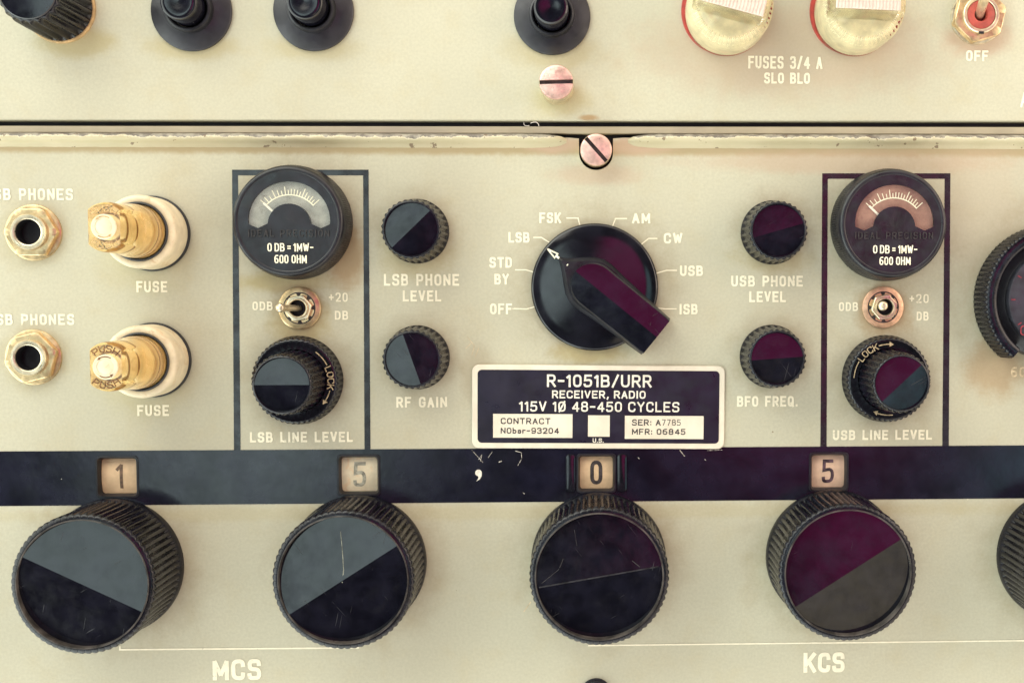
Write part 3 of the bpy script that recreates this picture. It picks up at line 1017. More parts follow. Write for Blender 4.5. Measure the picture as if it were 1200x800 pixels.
def locking_knob(px, py, ridge, lock_a, arrow_a, label, h=78.0, R=34.0):
    x, y = front_to_base(px, py, h)
    k = thing('locking_knob', label, 'knob', x, y, 0, 'line level knobs with locking rings')
    fl = 2.0
    RR = 50.5
    MB().lathe([(51.5, -0.5), (51.5, 2), (51.2, 4, fl), (RR, 15, fl), (RR-.8, 18.5, fl*.8), (RR-2.4, 20.4, fl*.3), (RR-3.6, 21), (RR-5, 21.2), (RR-6, 20.4), (36.5, 19.8), (36.3, 15)], 48*8, 48, 1.2).build(
        'lock_ring', M['skirt'], k, ang=45)
    f2 = 2.4
    MB().lathe([(36.0, 14), (36.0, 22, f2), (35.0, 50, f2), (R+.2, 68, f2), (R, 73, f2*.8), (R-1.2, 76.2, f2*.3), (R-2.4, 77.6), (R-3.6, 78), (R-4.2, 77.3), (R-4.3, 68)], 30*10, 30, 1.2).build('fluted_body', M['grip'], k, ang=50)
    flat_up(facet_face(R-4.2, 77.6, ridge, 0.12).build('faceted_face', M['face'], k, smooth=False))
    zf = 20.9
    m = MB().text_arc('LOCK', 41.5, 7.0, rad(lock_a), rad(36), 1.2, zf)
    for (a0, a1) in ((lock_a+48, lock_a+22), (lock_a-21, lock_a-40)):
        m.ribbon([(41.5*cos(rad(a0+(a1-a0)*i/6)), 41.5*sin(rad(a0+(a1-a0)*i/6))) for i in range(7)], 1.2, zf)
    b = rad(lock_a-45)
    b0 = rad(lock_a-38)
    m.poly([(41.5*cos(b), 41.5*sin(b)), (44.6*cos(b0), 44.6*sin(b0)), (38.4*cos(b0), 38.4*sin(b0))], zf+.05)
    # second arrow on the far side
    b0, b1 = arrow_a+26, arrow_a
    m.ribbon([(41.5*cos(rad(b0+(b1-b0)*i/6)), 41.5*sin(rad(b0+(b1-b0)*i/6))) for i in range(7)], 1.1, zf)
    bb_ = rad(b1-6)
    b2 = rad(b1+1)
    m.poly([(41.5*cos(bb_), 41.5*sin(bb_)), (44.2*cos(b2), 44.2*sin(b2)), (38.6*cos(b2), 38.6*sin(b2))], zf+.05)
    flat_up(m.build('lock_lettering', M['letter_dull'], k, smooth=False))
    return k


locking_knob(330, 451, 0, 5, 170, 'black knob in a ridged ring above LSB LINE LEVEL, LOCK on its right')
locking_knob(1057, 449, 43, 128, 250, 'black knob in a ridged ring above USB LINE LEVEL, LOCK at its top')


# ------------------------------------------------------------------ mode selector
def mode_selector():
    x, y = P(697, 336.5, 6)
    k = thing('mode_selector', 'big round black selector knob with a bar pointer, aimed at the LSB mark', 'selector knob', x, y)
    MB().lathe([(73.2, -0.5), (74, 1.2), (74, 4.4), (73, 6.0), (71, 7.0), (58, 8.5), (40, 10.4), (24, 12.0), (0.1, 13)], 128, cap1=False).build('skirt_disc', M['skirt'], k)
    a = rad(-39)
    ax, nx = Vector((cos(a), sin(a))), Vector((-sin(a), cos(a)))

    def L(d, n, z):
        p = ax*d+nx*n
        return (p.x, p.y, z)

    # flared nose under the bar
    half = [(-56, 0.8), (-50, 3.5), (-42, 9.5), (-32, 19), (-22, 27.5), (-12, 32), (0, 33), (20, 31), (50, 29), (91, 27)]

    def ring(sc_, z, dz=0.0):
        up_ = [(d*(1 if d > 0 else sc_), n*sc_) for d, n in half]
        lo = [(d, -n) for d, n in reversed(up_)]
        return [L(d, n, z) for d, n in up_+lo]
    MB().loft([ring(1.0, 8.0), ring(0.985, 14), ring(0.94, 19), ring(0.86, 24)], False, True).build('flared_base', M['black'], k, ang=40)
    # bar with a ridged top
    out = []
    for i in range(13):
        th = PI - PI/2*i/12
        out.append((-2+26*cos(th), 26*sin(th)))
    out += [(40, 25.6), (84, 25.2), (90, 24.2)]
    loop = out+[(d, -n) for d, n in reversed(out[1:])]
    zt = 50.0
    t = 0.13

    def bl_(sc_, zf):
        return [L(d if d > 60 else d, n*sc_, zf(n*sc_)) for d, n in loop]
    MB().loft([bl_(1.03, lambda n: 18.0), bl_(1.0, lambda n: zt-4.2-t*abs(n)), bl_(0.975, lambda n: zt-1.6-t*abs(n)), bl_(0.93, lambda n: zt-0.3-t*abs(n))]).build('bar_grip', M['black'], k, ang=50)
    m = MB()
    for sgn in (1, -1):
        pts = [(d, n*0.93) for d, n in out]
        b = len(m.v)
        poly = [L(d, sgn*n, zt-0.35-t*n) for d, n in pts]+[L(90, 0, zt-0.35)]
        m.v.extend(poly)
        m.f.append(tuple(range(b, b+len(poly))))
    flat_up(m.build('ridged_top', M['face'], k, smooth=False))
    m = MB()

    def q(d, n):
        p = ax*d+nx*n
        return (p.x, p.y)
    zc = lambda X, Y: 7.2+(71-min(71, math.hypot(X, Y)))*0.11+0.5
    m.ribbon([q(-70, 0), q(-57.5, 2.9), q(-57.5, -2.9)], 1.7, 0, closed=True, zf=zc)
    m.ribbon([q(-56, 0), q(-41, 0)], 2.4, 0, zf=lambda X, Y: 24.5 if math.hypot(X, Y) < 48 else 16.2)
    flat_up(m.build('pointer_mark', M['letter'], k, smooth=False))


mode_selector()


# ------------------------------------------------------------------ meters
def meter(px, py, scale_m, label, tilt=0.0):
    h = 40.0
    x, y = front_to_base(px, py, h)
    k = thing('level_meter', label, 'meter', x, y, 0, 'round level meters')
    fl = 0.9
    MB().lathe([(64.5, -0.5), (65.2, 2), (65.2, 6, fl), (64.6, 22, fl), (63.4, 28, fl), (62.6, 31), (62.2, 35), (61.0, 38.2), (59.0, 39.8), (56.5, 40.0), (55.6, 39.4), (55.4, 34)], 150*4, 150, 1.0).build('case', M['black'], k, ang=40)
    # half-moon opening
    bc = (1.5, -4.5)
    oc = (1.5, 1.0)
    Ro, Ri = 45.5, 24.0
    ol = []
    a0, a1 = rad(-6), rad(186)
    for i in range(33):
        a = a0+(a1-a0)*i/32
        ol.append((oc[0]+Ro*cos(a), oc[1]+Ro*0.95*sin(a)))
    ol.append((bc[0]-35, bc[1]-3.5))
    for i in range(21):
        a = rad(176)-(rad(176)-rad(4))*i/20
        ol.append((bc[0]+Ri*cos(a), bc[1]+Ri*sin(a)))
    ol.append((bc[0]+35, bc[1]-3.5))
    MB().plate(circ(0, 0, 55.6, 96), [ol], 34.5, 39.2).build('faceplate', M['black'], k, ang=30)
    MB().lathe([(54, 35.0), (0.1, 35.0)], 48).build('scale_plate', scale_m, k)
    ac = (1.5, -5.5)
    m = MB()
    Rr = 35.0
    m.ribbon([(ac[0]+Rr*cos(rad(a)), ac[1]+Rr*sin(rad(a))) for a in range(42, 139, 4)], 1.4, 35.3)
    for i, a in enumerate((42, 47, 52, 57, 62, 67, 72, 77, 82, 87, 92, 97, 103, 109, 116, 124, 131, 138)):
        l = (9, 5, 7, 5, 7, 10, 5, 6, 6, 6, 5, 9, 5, 7, 9, 5, 7, 8)[i]
        c_, s_ = cos(rad(a)), sin(rad(a))
        m.ribbon([(ac[0]+Rr*c_, ac[1]+Rr*s_), (ac[0]+(Rr+l)*c_, ac[1]+(Rr+l)*s_)], 1.0, 35.4)
    flat_up(m.build('scale_marks', M['letter'], k, smooth=False))
    m = MB()
    for rr, zz in ((0, 0),):
        a = rad(139)
        m.ribbon([(ac[0]+24*cos(a), ac[1]+24*sin(a)), (ac[0]+37*cos(a), ac[1]+38*sin(a))], 2.6, 36.2)
    flat_up(m.build('needle', M['letter_white'], k, smooth=False))
    MB().lathe([(53, 37.0), (53, 37.8), (0.1, 37.8)], 48).build('window_glass', M['glass'], k)
    m = MB()
    m.text('IDEAL PRECISION', -44, -17.6, 46, -9.6, 1.1, 39.3)
    o = m.build('embossed_lettering', M['letter_dark'], k, smooth=False)
    so = o.modifiers.new('relief', 'SOLIDIFY')
    so.thickness = 1.0*S
    so.offset = 1.0
    flat_up(o)
    m = MB()
    m.text('0 DB = 1MW-', -23, -34.0, 28, -24.6, 1.4, 39.5, gap=2.6, space=2.2)
    m.text('600 OHM', -15.5, -47.2, 20.5, -37.8, 1.4, 39.5, gap=2.8, space=3)
    flat_up(m.build('faceplate_lettering', M['letter'], k, smooth=False))
    return k


meter(337, 259, M['scale_grey'], 'round black meter with a dusty grey scale, in the frame beside LSB knobs')
meter(1047, 262, M['scale_pink'], 'round black meter with a brownish scale, in the frame beside USB knobs')


# ------------------------------------------------------------------ toggles
def hexloop(r, z, rot=0.0, n=6):
    return [(r*cos(rad(60*i+rot)), r*sin(rad(60*i+rot)), z) for i in range(n)]


def hex_nut(m, r, z0, z1, hole, rot=0.0):
    """hexagon with a bevelled crown and a round hole"""
    n = 96

    def hexr(th, rr):
        a = (th-rad(rot)) % (PI/3) - PI/6
        return rr*cos(PI/6)/cos(a)
    loops = []
    for z, kk in ((z0, 0), (z1-1.6, 0), (z1-0.5, 1), (z1, 2)):
        lp = []
        for i in range(n):
            th = 2*PI*i/n
            rh = hexr(th, r)
            if kk == 1:
                rh = min(rh, r*0.955)
            if kk == 2:
                rh = min(rh-0.8, r*0.915)
            lp.append((rh*cos(th), rh*sin(th), z))
        loops.append(lp)
    loops.append([(hole*cos(2*PI*i/n), hole*sin(2*PI*i/n), z1) for i in range(n)])
    loops.append([(hole*cos(2*PI*i/n), hole*sin(2*PI*i/n), z0) for i in range(n)])
    m.loft(loops)


def lever_mesh(z0, tip, r0, r1, ball):
    m = MB()
    n = 24
    loops = []
    T = Vector(tip)
    B = Vector((0, 0, z0))
    ax = (T-B).normalized()
    s = ax.cross(Vector((0, 1, 0.001))).normalized()
    t = ax.cross(s)
    Lh = (T-B).length
    st_ = [(0, r0), (0.15, r0), (0.55, (r0+r1)/2), (0.78, r1), (0.86, ball*0.92), (0.92, ball), (0.97, ball*0.86), (0.995, ball*0.5), (1.0, ball*0.05)]
    for f, r in st_:
        c = B+ax*(Lh*f)
        loops.append([tuple(c+s*(r*cos(2*PI*i/n))+t*(r*sin(2*PI*i/n))) for i in range(n)])
    m.loft(loops, True, True)
    return m


def toggle(px, py, tip_px, tip_py, tip_h, washer_m, label):
    x, y = P(px, py, 2)
    k = thing('toggle_switch', label, 'toggle switch', x, y, 0, 'small toggle switches in the meter frames')
    MB().lathe([(24.2, -0.5), (24.6, 0.6), (24.4, 2.2), (23, 3.0), (15, 3.0), (14.6, 0.3)], 96).build('washer', washer_m, k)
    # lock washer teeth showing dark gaps
    m = MB()
    n = 8*12
    lo = []
    for z in (0.6, 3.4):
        lo.append([((17.2 if (i % 12) < 8 else 13.8)*cos(2*PI*i/n+.2), (17.2 if (i % 12) < 8 else 13.8)*sin(2*PI*i/n+.2), z) for i in range(n)])
    lo.append([(11*cos(2*PI*i/n), 11*sin(2*PI*i/n), 3.4) for i in range(n)])
    m.loft(lo)
    m.build('toothed_washer', M['brass'], k, ang=30)
    MB().lathe([(18.6, 3.12), (14.0, 3.12)], 64).build('gap_ring', M['steel_dark'], k)
    m = MB()
    hex_nut(m, 16.0, 3.2, 9.5, 11.8, 12)
    m.build('hex_nut', M['nickel'], k, ang=30)
    MB().lathe([(11.8, 2), (11.8, 12.5), (11.2, 13.4), (10.2, 13.4), (9.6, 12.8), (9.4, 9)], 64).build('threaded_bushing', M['nickel'], k)
    MB().lathe([(9.45, 9.2), (9.0, 2.2), (0.1, 2.2)], 48).build('bushing_well', M['void'], k)
    tx, ty = P(tip_px, tip_py, tip_h)
    lever_mesh(3.0, (tx-x, ty-y, tip_h), 3.6, 3.8, 5.6).build('lever', M['nickel'], k, ang=60)
    return k


toggle(351, 361, 325.6, 360.6, 36, M['brass'], 'small toggle switch with its bat lever thrown left, brassy washer, beside 0DB')
toggle(1034.8, 359.8, 1034.6, 358.2, 40, M['copper_washer'], 'small toggle switch seen end on, on a copper washer under the brownish meter')


def power_toggle():
    x, y = P(1146, 20, 4)
    k = thing('power_switch', 'larger toggle switch with a red bushing above OFF, lever cut off by the top edge', 'toggle switch', x, y)
    MB().lathe([(31, -0.5), (31.4, 1), (31, 2.4), (29.6, 3), (16, 3)], 96).build('washer', M['nickel'], k)
    m = MB()
    hex_nut(m, 32, 3.05, 13, 21, 17)
    m.build('hex_nut', M['brass'], k, ang=30)
    MB().lathe([(21, 3), (21, 16.5), (20, 17.4), (17.6, 17.4), (16.8, 16.8), (16.4, 6)], 64).build('threaded_bushing', M['nickel'], k)
    MB().lathe([(16.4, 15.8), (15, 16.4), (8, 16.2), (7, 14), (6.6, 6), (0.1, 6)], 64).build('red_insert', M['red_plastic'], k)
    MB().box(-3, 3, -22.5, -19.6, 17.0, 17.7).build('key_slot', M['void'], k, smooth=False)
    tx, ty = P(1160, -22, 70)
    lever_mesh(8, (tx-x, ty-y, 70), 5.2, 6.2, 8.5).build('lever', M['nickel'], k, ang=60)


power_toggle()


# ------------------------------------------------------------------ phone jacks
def jack(px, py, rot, label):
    x, y = P(px, py, 1)
    k = thing('phone_jack', label, 'phone jack', x, y, 0, 'brass headphone jacks')
    MB().lathe([(31.6, -0.5), (32, 0.8), (31.6, 2.2), (30, 2.8), (18, 2.8)], 96).build('washer', M['brass'], k)
    m = MB()
    hex_nut(m, 30.4, 2.85, 10.5, 20.2, rot)
    m.build('hex_nut', M['brass'], k, ang=30)
    MB().lathe([(20.2, 2), (20.2, 14.8), (19.2, 16.2), (15.6, 16.4), (14.6, 15.8), (14.2, 14.6)], 72).build('barrel', M['nickel'], k)
    MB().lathe([(14.3, 14.7), (13.8, 10), (13.6, 0.6), (0.1, 0.6)], 48).build('socket_inside', M['void'], k)
    return k


jack(39.5, 272.5, 0, 'brass headphone jack with a clean hexagonal nut, upper of the two')
jack(39.5, 418.5, 14, 'brass headphone jack with a rust stained nut, lower of the two')


# ------------------------------------------------------------------ fuse holders
def fuse_holder(px, py, label, worn):
    h = 138.0
    x, y = P(px, py, 0)
    k = thing('fuse_holder', label, 'fuse holder', x, y, 0, 'amber capped fuse holders')
    MB().lathe([(42.8, -0.5), (43.2, 1.5), (42.8, 4.4), (41.2, 5)], 96).build('gasket', M['gasket'], k)
    MB().lathe([(41.2, 4.8), (41.0, 40), (40.4, 43), (38.8, 44.8), (36.6, 45.4), (34, 45.2), (32.6, 44.2), (32.4, 30), (0.1, 30)], 96).build('collar', M['collar'], k)
    MB().lathe([(33.0, 45.05), (31.4, 46.2), (30.4, 45.6), (30.2, 32)], 96).build('dark_seat', M['gasket'], k)
    # cap: round at the foot, two flats at the grip
    n = 96

    def loop(r, w, z):
        return [(max(-w, min(w, r*cos(2*PI*i/n))), r*sin(2*PI*i/n), z) for i in range(n)]
    secs = [(29.6, 40, 33), (29.6, 40, 62), (28.8, 40, 72), (27.6, 38, 78), (27.0, 22, 84), (26.6, 18.8, 90), (26.2, 18.2, 130), (25.0, 17.2, 135.5), (23.4, 15.8, 137.5)]
    MB().loft([loop(*s) for s in secs], False, True).build('amber_cap', M['amber'], k, ang=40)
    MB().lathe([(29, 30.5), (29, 49), (24, 50), (24, 53), (27, 54), (27, 57), (22.5, 58), (22.5, 61), (26, 62), (26, 65), (20, 66), (20, 69), (24, 70), (24, 73), (17.0, 75), (16, 86), (13, 88), (13, 94), (16, 96), (16, 118), (12, 124), (0.1, 127)], 72).build('cap_core', M['amber_core'], k, ang=50)
    m = MB()
    for z0 in (50.2, 58.2, 66.2):
        m.lathe([(24.3 if z0 < 66 else 20.3, z0), (24.3 if z0 < 66 else 20.3, z0+2.6)], 64)
    m.lathe([(16.2, 118), (16.3, 121.5), (15.0, 122)], 64)
    m.lathe([(13.2, 88.2), (13.2, 93.6)], 64)
    m.build('brown_rings', M['amber_ring'], k)
    MB().lathe([(12.8, 137.3), (13.2, 138.6), (12.4, 139.4), (9.2, 139.6), (8.6, 139.0), (5.0, 140.2), (0.1, 140.6)], 64).build('lens_disc', M['collar'], k)
    m = MB()
    z = 137.75
    m.text_arc('PUSH', 19.0, 6.2, rad(90), rad(82), 1.25 if not worn else 0.9, z)
    m.text_arc('PUSH', 19.0, 6.2, rad(270), rad(82), 1.25 if not worn else 0.9, z, out=False)
    flat_up(m.build('push_lettering', M['amber_worn'] if worn else M['amber_dark'], k, smooth=False))
    m = MB()
    for a0 in (60, 240):
        m.ribbon([(10.8*cos(rad(a0+60*i/8)), 10.8*sin(rad(a0+60*i/8))) for i in range(9)], 1.0, 139.75)
        b0, b1 = rad(a0+60), rad(a0+78)
        m.poly([(10.8*cos(b1), 10.8*sin(b1)), (12.4*cos(b0), 12.4*sin(b0)), (9.2*cos(b0), 9.2*sin(b0))], 139.8)
    flat_up(m.build('arrow_marks', M['amber_worn'] if worn else M['amber_dark'], k, smooth=False))
    return k


fuse_holder(179, 273.8, 'fuse holder with a cloudy amber cap, in a cream collar above the upper FUSE lettering', True)
fuse_holder(180.5, 421.5, 'fuse holder with an amber cap clearly lettered PUSH, above the lower FUSE lettering', False)


def clear_fuse(px, py, rot, label, h=62.0):
    x, y = P(px, py, 2)
    k = thing('clear_fuse_cap', label, 'fuse holder', x, y, 0, 'clear capped fuse holders')
    MB().lathe([(49.5, -0.5), (50, 1.5), (49.5, 4.6), (40, 5.4)], 96, cx=-2.2, cy=3.5).build('gasket', M['gasket_red'], k)
    fl = 2.6
    MB().lathe([(48.6, 5), (48.6, 44), (47.6, 50), (46, 52.5), (45, 53.2, fl), (39, 56.0, fl), (38.6, 55.4), (36, 55.2), (28, 59), (14, 62), (0.1, 62.6)], 52*8, 52, 1.0).build('clear_cap', M['clear_cap'], k, ang=40)
    MB().lathe([(43, 6), (43, 38), (38, 46), (26, 51), (0.1, 53)], 64).build('cap_core', M['cap_core'], k)
    # raised finger grip across the cap
    a = rad(rot)
    c_, s_ = cos(a), sin(a)

    def Lr(d, n, z):
        return (d*c_-n*s_, d*s_+n*c_, z)
    m = MB()
    prof = [(-17, 52), (-14.5, 66), (-13, 72.5), (-11.5, 74), (11.5, 74), (13, 72.5), (14.5, 66), (17, 52)]
    loops = []
    for d, sc_ in ((-42, 0.9), (-40, 1.0), (40, 1.0), (42, 0.9)):
        loops.append([Lr(d, n*sc_, 52+(z-52)*sc_) for n, z in prof])
    m.loft(loops, True, True, closed=False)
    m.build('finger_grip', M['clear_cap'], k, ang=30)
    m = MB()
    m.loft([[Lr(-36, -10.5, 73.0), Lr(36, -10.5, 73.0), Lr(36, 10.5, 73.0), Lr(-36, 10.5, 73.0)], [Lr(-36, -10.5, 74.3), Lr(36, -10.5, 74.3), Lr(36, 10.5, 74.3), Lr(-36, 10.5, 74.3)]], False, True)
    m.build('grip_insert', M['cap_white'], k, smooth=False)
    m = MB()
    for i in range(19):
        d = -34+i*3.8
        m.loft([[Lr(d-.9, -10, 74.3), Lr(d+.9, -10, 74.3), Lr(d+.9, 10, 74.3), Lr(d-.9, 10, 74.3)], [Lr(d-.5, -9.6, 75.3), Lr(d+.5, -9.6, 75.3), Lr(d+.5, 9.6, 75.3), Lr(d-.5, 9.6, 75.3)]], False, True)
    m.build('grip_ribs', M['clear_grip'], k, smooth=False)
    return k


clear_fuse(851, 17, -14, 'clear yellowed fuse cap on a red gasket, left of the pair, grip bar tilted')
clear_fuse(1001, 17.5, -2, 'clear yellowed fuse cap on a red gasket, right of the pair, grip bar level')


# ------------------------------------------------------------------ push buttons, fluted knob, screws
def push_button(px, py, label, R=45.5):
    x, y = P(px, py, 2)
    k = thing('push_button', label, 'push button', x, y, 0, 'black push buttons on the upper panel')
    kk = R/45.5
    MB().lathe([(44.8*kk, -0.5), (45.5*kk, 1.2), (45.3*kk, 3.4), (44*kk, 4.6), (30*kk, 8.0), (24*kk, 10)], 128).build('flange', M['rubber'], k)
    MB().lathe([(27.0*kk, 8), (27.0*kk, 16), (26*kk, 18.4), (24*kk, 19.2), (22.6*kk, 18.6), (21.6*kk, 15), (21*kk, 6)], 96).build('collar', M['black'], k)
    MB().lathe([(20.0*kk, 6), (20.0*kk, 44), (19.4*kk, 47), (17.6*kk, 48.4), (14*kk, 48.6), (8*kk, 47.8), (0.1, 47.4)], 96).build('button_cap', M['face'], k)
    return k


push_button(224.5, 13, 'black push button in a round flange, left of the two close together')
push_button(367.5, 13, 'black push button in a round flange, right of the two close together')
push_button(647, 19.5, 'black push button in a round flange above the upper copper screw', 44.0)


def fluted_knob():
    h = 80.0
    x, y = P(71, 10, 0)
    k = thing('fluted_knob', 'black deeply fluted knob on a tan ring, cut off by the top left corner', 'knob', x, y)
    MB().lathe([(39.5, -0.5), (39.8, 3), (38.6, 5), (30, 5)], 96).build('base_ring', M['tan_edge'], k)
    fl = 5.5
    MB().lathe([(37.5, 5), (38, 8, fl), (37, 40, fl), (36, 68, fl), (35, 74, fl*.6), (33, 78, fl*.2), (31, 79.4), (27, 80), (0.1, 81)], 22*14, 22, 0.8).build('fluted_body', M['grip'], k, ang=60)
    f = MB().lathe([(30.5, 79.9), (29.5, 81), (0.1, 82)], 64)
    f.build('cap_face', M['face'], k)
    # white pointer nick on the side
    return k


fluted_knob()


def screw(name, px, py, h, R, slot_deg, label, z0=0.0, shade=None):
    x, y = P(px, py, h)
    k = thing(name, label, 'screw', x, y, 0, 'pink copper slotted screws')
    a = rad(slot_deg)
    n = 96
    w = 2.3
    MB().lathe([(R-1.5, z0-0.5), (R-1.5, z0+4), (R-0.6, z0+5), (R-0.6, z0+9), (R-1.2, z0+10), (R-1.0, h-12), (R, h-10), (R, h-3.4), (R-0.6, h-2.2)], n).build('shank', M['nickel'], k)
    # head in two halves with a real slot
    m = MB()
    for sgn in (1, -1):
        lo = []
        for rr, zz in ((R, h-6), (R, h-2.4), (R-0.8, h-0.9), (R-2.8, h), (0.0, h+0.2)):
            lp = []
            for i in range(33):
                th = PI*i/32
                px_, py_ = rr*cos(th), rr*sin(th)
                py_ = max(py_, w) if rr > 0 else w
                px_ = max(-math.sqrt(max(rr*rr-py_*py_, 0)), min(math.sqrt(max(rr*rr-py_*py_, 0)), px_)) if rr > 0 else 0
                py_ *= sgn
                lp.append((px_*cos(a)-py_*sin(a), px_*sin(a)+py_*cos(a), zz))
            lo.append(lp)
        m.loft(lo, True, False)
    m.build('slotted_head', M['copper'], k, ang=30)
    m = MB()
    q = [(-R+.8, -w-.2), (R-.8, -w-.2), (R-.8, w+.2), (-R+.8, w+.2)]
    m.poly([(u*cos(a)-v*sin(a), u*sin(a)+v*cos(a)) for u, v in q], h-4.8)
    flat_up(m.build('slot', M['steel_dark'], k, smooth=False))
    return k


screw('panel_screw', 651.8, 96, 50.0, 19.2, 2, 'tall copper slotted screw with a level slot, on the upper panel')
screw('panel_screw', 698.6, 175.2, 22.0, 18.2, -48, 'copper slotted screw with a diagonal slot, sunk in the notch of the lip', z0=-14)

x, y = P(698.5, 813, 4)
k = thing('blank_plug', 'dark round plug just showing at the bottom edge below the number 0 knob', 'plug', x, y)
MB().lathe([(16, -0.5), (16.3, 2), (15.5, 4.5), (13, 6), (6, 6.6), (0.1, 6.8)], 64).build('plug_head', M['rubber'], k)
MB().lathe([(18.4, -0.5), (18.4, 0.8), (15.5, 1.2)], 64).build('plug_washer', M['gasket'], k)


# ------------------------------------------------------------------ big ringed dial at the right edge
def ringed_dial():
    h = 40.0
    x, y = P(1241, 351, h)
    k = thing('ringed_dial', 'big black dial with red marks inside a ribbed ring, cut off by the right edge', 'dial', x, y)
    R = 88.0
    n = 640
    a0, a1 = rad(-52), rad(232)
    prof = [(R-1, -0.5), (R, 2, 1), (R-.5, 30, 1), (R-1.4, 36, .7), (R-3.4, 39.4, .2), (R-6, 40.4), (R-13, 40.6), (R-16, 39), (R-17.5, 34), (R-18, 6)]
    loops = []
    for i in range(n+1):
        th = a0+(a1-a0)*i/n
        lp = []
        for p in prof:
            fl = p[2] if len(p) > 2 else 0
            r = p[0]-fl*3.0*(0.5+0.5*cos(th*92))
            lp.append((r*cos(th), r*sin(th), p[1]))
        loops.append(lp)
    MB().loft(loops, True, True, closed=False).build('ribbed_ring', M['grip'], k, ang=50)
    MB().lathe([(70.5, -0.5), (70, 20), (66, 24), (58, 26), (57, 27)], 128).build('inner_well', M['rubber'], k)
    MB().lathe([(58, 20), (58, 35), (57.2, 36.6), (55, 37.1), (0.1, 37.4)], 128).build('dial_disc', M['dial_disc'], k)
    m = MB()
    for a in (88, 119, 150, 180, 212):
        c_, s_ = cos(rad(a)), sin(rad(a))
        m.ribbon([(50*c_, 50*s_), (55*c_, 55*s_)], 1.1, 37.55, caps=False)
    ox, oy = P(1200.5, 387, 37)
    m.text('0', ox-x-5, oy-y-6, ox-x+5, oy-y+6, 1.5, 37.65)
    flat_up(m.build('red_marks', M['letter_red'], k, smooth=False))


ringed_dial()


# ------------------------------------------------------------------ nameplate
def nameplate():
    k = thing('nameplate', 'black and ivory nameplate lettered R-1051B/URR above the dark band', 'nameplate')
    c = [P(553.2, 426.0), P(850.0, 428.6), P(848.6, 526.6), P(552.8, 524.6)]
    cx, cy = sum(p[0] for p in c)/4, sum(p[1] for p in c)/4
    ang = rad(-0.5)
    k.matrix_world = Matrix.Translation(W2 @ (Vector((cx, cy, 0))*S)) @ W2 @ Matrix.Rotation(ang, 4, 'Z')
    hx, hy = 148.2, 49.0

    def L(px, py):
        u, v = P(px, py)
        u -= cx
        v -= cy
        return (u*cos(-ang)-v*sin(-ang), u*sin(-ang)+v*cos(-ang))
    o0, o1 = rrect(0, 0, hx, hy, 8), rrect(0, 0, hx-0.8, hy-0.8, 7.5)
    MB().loft([lift(o0, 0.1), lift(o0, 1.8), lift(o1, 2.4)], False, True).build('ivory_plate', M['plate_white'], k, ang=30)
    MB().loft([lift(rrect(0, 0.3, hx-6.5, hy-6.2, 5), 2.3), lift(rrect(0, 0.3, hx-6.5, hy-6.2, 5), 2.62)], False, True).build('dark_field', M['plate_navy'], k, smooth=False)
    m = MB()
    for (x0, y0, x1, y1) in ((578, 484.8, 671, 512.2), (689, 486.2, 714.6, 511), (732, 487, 824.4, 513.6)):
        a, b = L(x0, y1), L(x1, y0)
        m.poly([(a[0], a[1]), (b[0], a[1]), (b[0], b[1]), (a[0], b[1])], 2.75)
    flat_up(m.build('blank_box', M['plate_white'], k, smooth=False))

    def T(s, x0, y0, x1, y1, w, mt, z):
        a, b = L(x0, y1), L(x1, y0)
        mb = MB().text(s, a[0], a[1], b[0], b[1], w, z, gap=2.4, space=3.2)
        flat_up(mb.build('lettering', mt, k, smooth=False))
    wl, bl = M['letter_white'], M['letter_black']
    T('R-1051B/URR', 641, 439, 763.5, 453, 2.4, wl, 2.8)
    T('RECEIVER, RADIO', 647, 457.5, 756.5, 466.2, 1.7, wl, 2.8)
    T('115V 1@ 48-450 CYCLES', 608.5, 470.6, 796, 481.6, 1.9, wl, 2.8)
    T('U.S.', 694.5, 513.0, 707.5, 518.0, 1.0, wl, 2.8)
    T('CONTRACT', 587, 489.4, 645, 496.2, 1.15, bl, 2.9)
    T('NObsr-93204', 587, 500.8, 655, 507.4, 1.15, bl, 2.9)
    T('SER: A', 740.5, 491, 774, 498, 1.15, bl, 2.9)
    T('7785', 775.5, 491, 797.5, 498, 0.75, bl, 2.9)
    T('MFR: 06845', 740.5, 502, 803, 508.6, 1.15, bl, 2.9)
    # row of tiny rivet-like nicks is not shown; the plate is glued flat


nameplate()


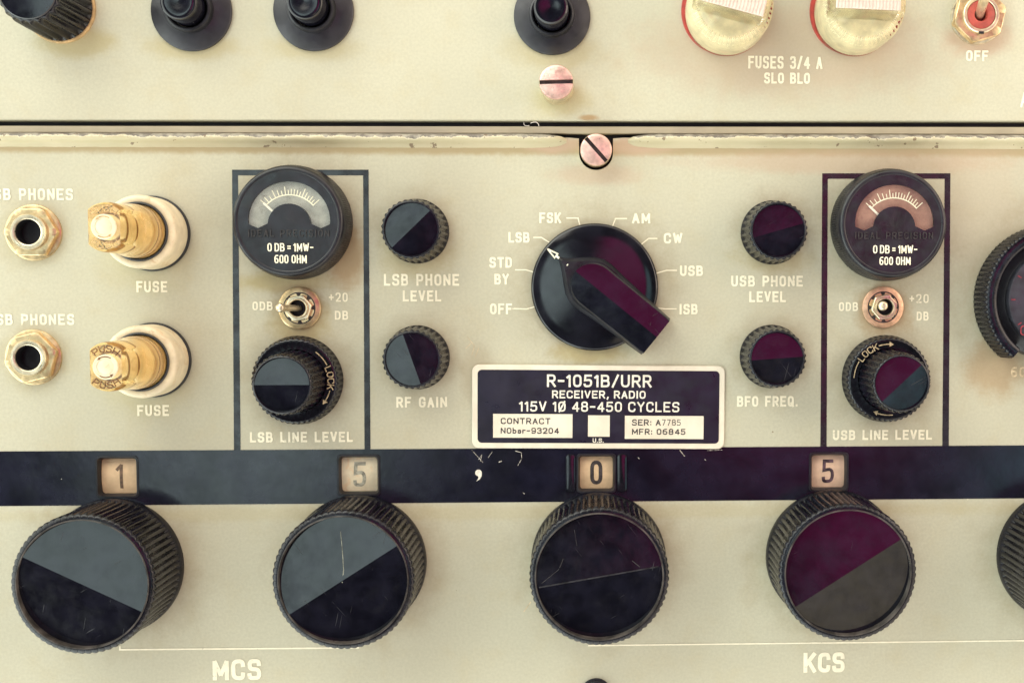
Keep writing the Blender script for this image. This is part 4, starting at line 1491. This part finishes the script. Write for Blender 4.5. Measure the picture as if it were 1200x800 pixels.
# ------------------------------------------------------------------ number windows
def counter(i, ch, tile_m, digit_m, wx, label, wide=False, dw=11.5, dh=26, off=0.0):
    px, py, hx, hy = WINS[i]
    x, y = P(px, py)
    k = thing('digit_counter', label, 'number counter', x, y, 0, 'number windows in the dark band')
    hx -= 0.6
    hy -= 0.6
    MB().loft([lift(rrect(0, 0, hx+2.4, hy+2.4, 5), 0.2), lift(rrect(0, 0, hx+2.0, hy+2.0, 5), 1.4), lift(rrect(0, 0, hx+0.2, hy+0.2, 4.5), 1.5), lift(rrect(0, 0, hx-1.8, hy-1.8, 3.6), -3.2), lift(rrect(0, 0, hx-2.0, hy-2.0, 3.4), -8)]).build(
        'window_frame', M['black'], k, ang=40)
    rw = 70.0
    tz = lambda Y: -5.2-(rw-math.sqrt(rw*rw-Y*Y))
    MB().loft([[(-hx, Y, tz(Y)), (hx, Y, tz(Y)), (hx, Y, -15), (-hx, Y, -15)] for Y in [hy*(i_/8.0-1) for i_ in range(17)]], True, True).build('number_tile', tile_m, k, ang=40)
    m = MB().text(ch, off-dw/2, -dh/2, off+dw/2, dh/2, wx, 0, sub=10)
    m.v = [(a_, b_, tz(b_)+0.2+c_) for a_, b_, c_ in m.v]
    flat_up(m.build('digit', digit_m, k, smooth=False))
    if wide:
        m = MB()
        for s in (-1, 1):
            m.loft([lift(rrect(s*(hx+9), 0, 6.0, hy+1.5, 4.6), 0.3), lift(rrect(s*(hx+9), 0, 5.4, hy+0.9, 4.2), 2.0), lift(rrect(s*(hx+9), 0, 3.2, hy-1.6, 2.8), 2.5)], False, True)
        m.build('side_bead', M['skirt'], k, ang=40)
    return k


counter(0, '1', M['tile_tan'], M['digit_brown'], 3.6, 'number window with a tan tile showing a brown 1', dw=8.5, dh=29, off=0.5)
counter(1, '5', M['tile_cream'], M['digit_grey'], 4.0, 'number window with a cream tile showing a faded grey 5', dw=15, dh=29)
counter(2, '0', M['tile_tan'], M['digit'], 4.4, 'number window with a tan tile showing a bold black 0', wide=True, dw=14.5, dh=28.5)
counter(3, '5', M['tile_pink'], M['digit_purple'], 3.8, 'number window with a pinkish tile showing a purple 5', dw=14.5, dh=28)
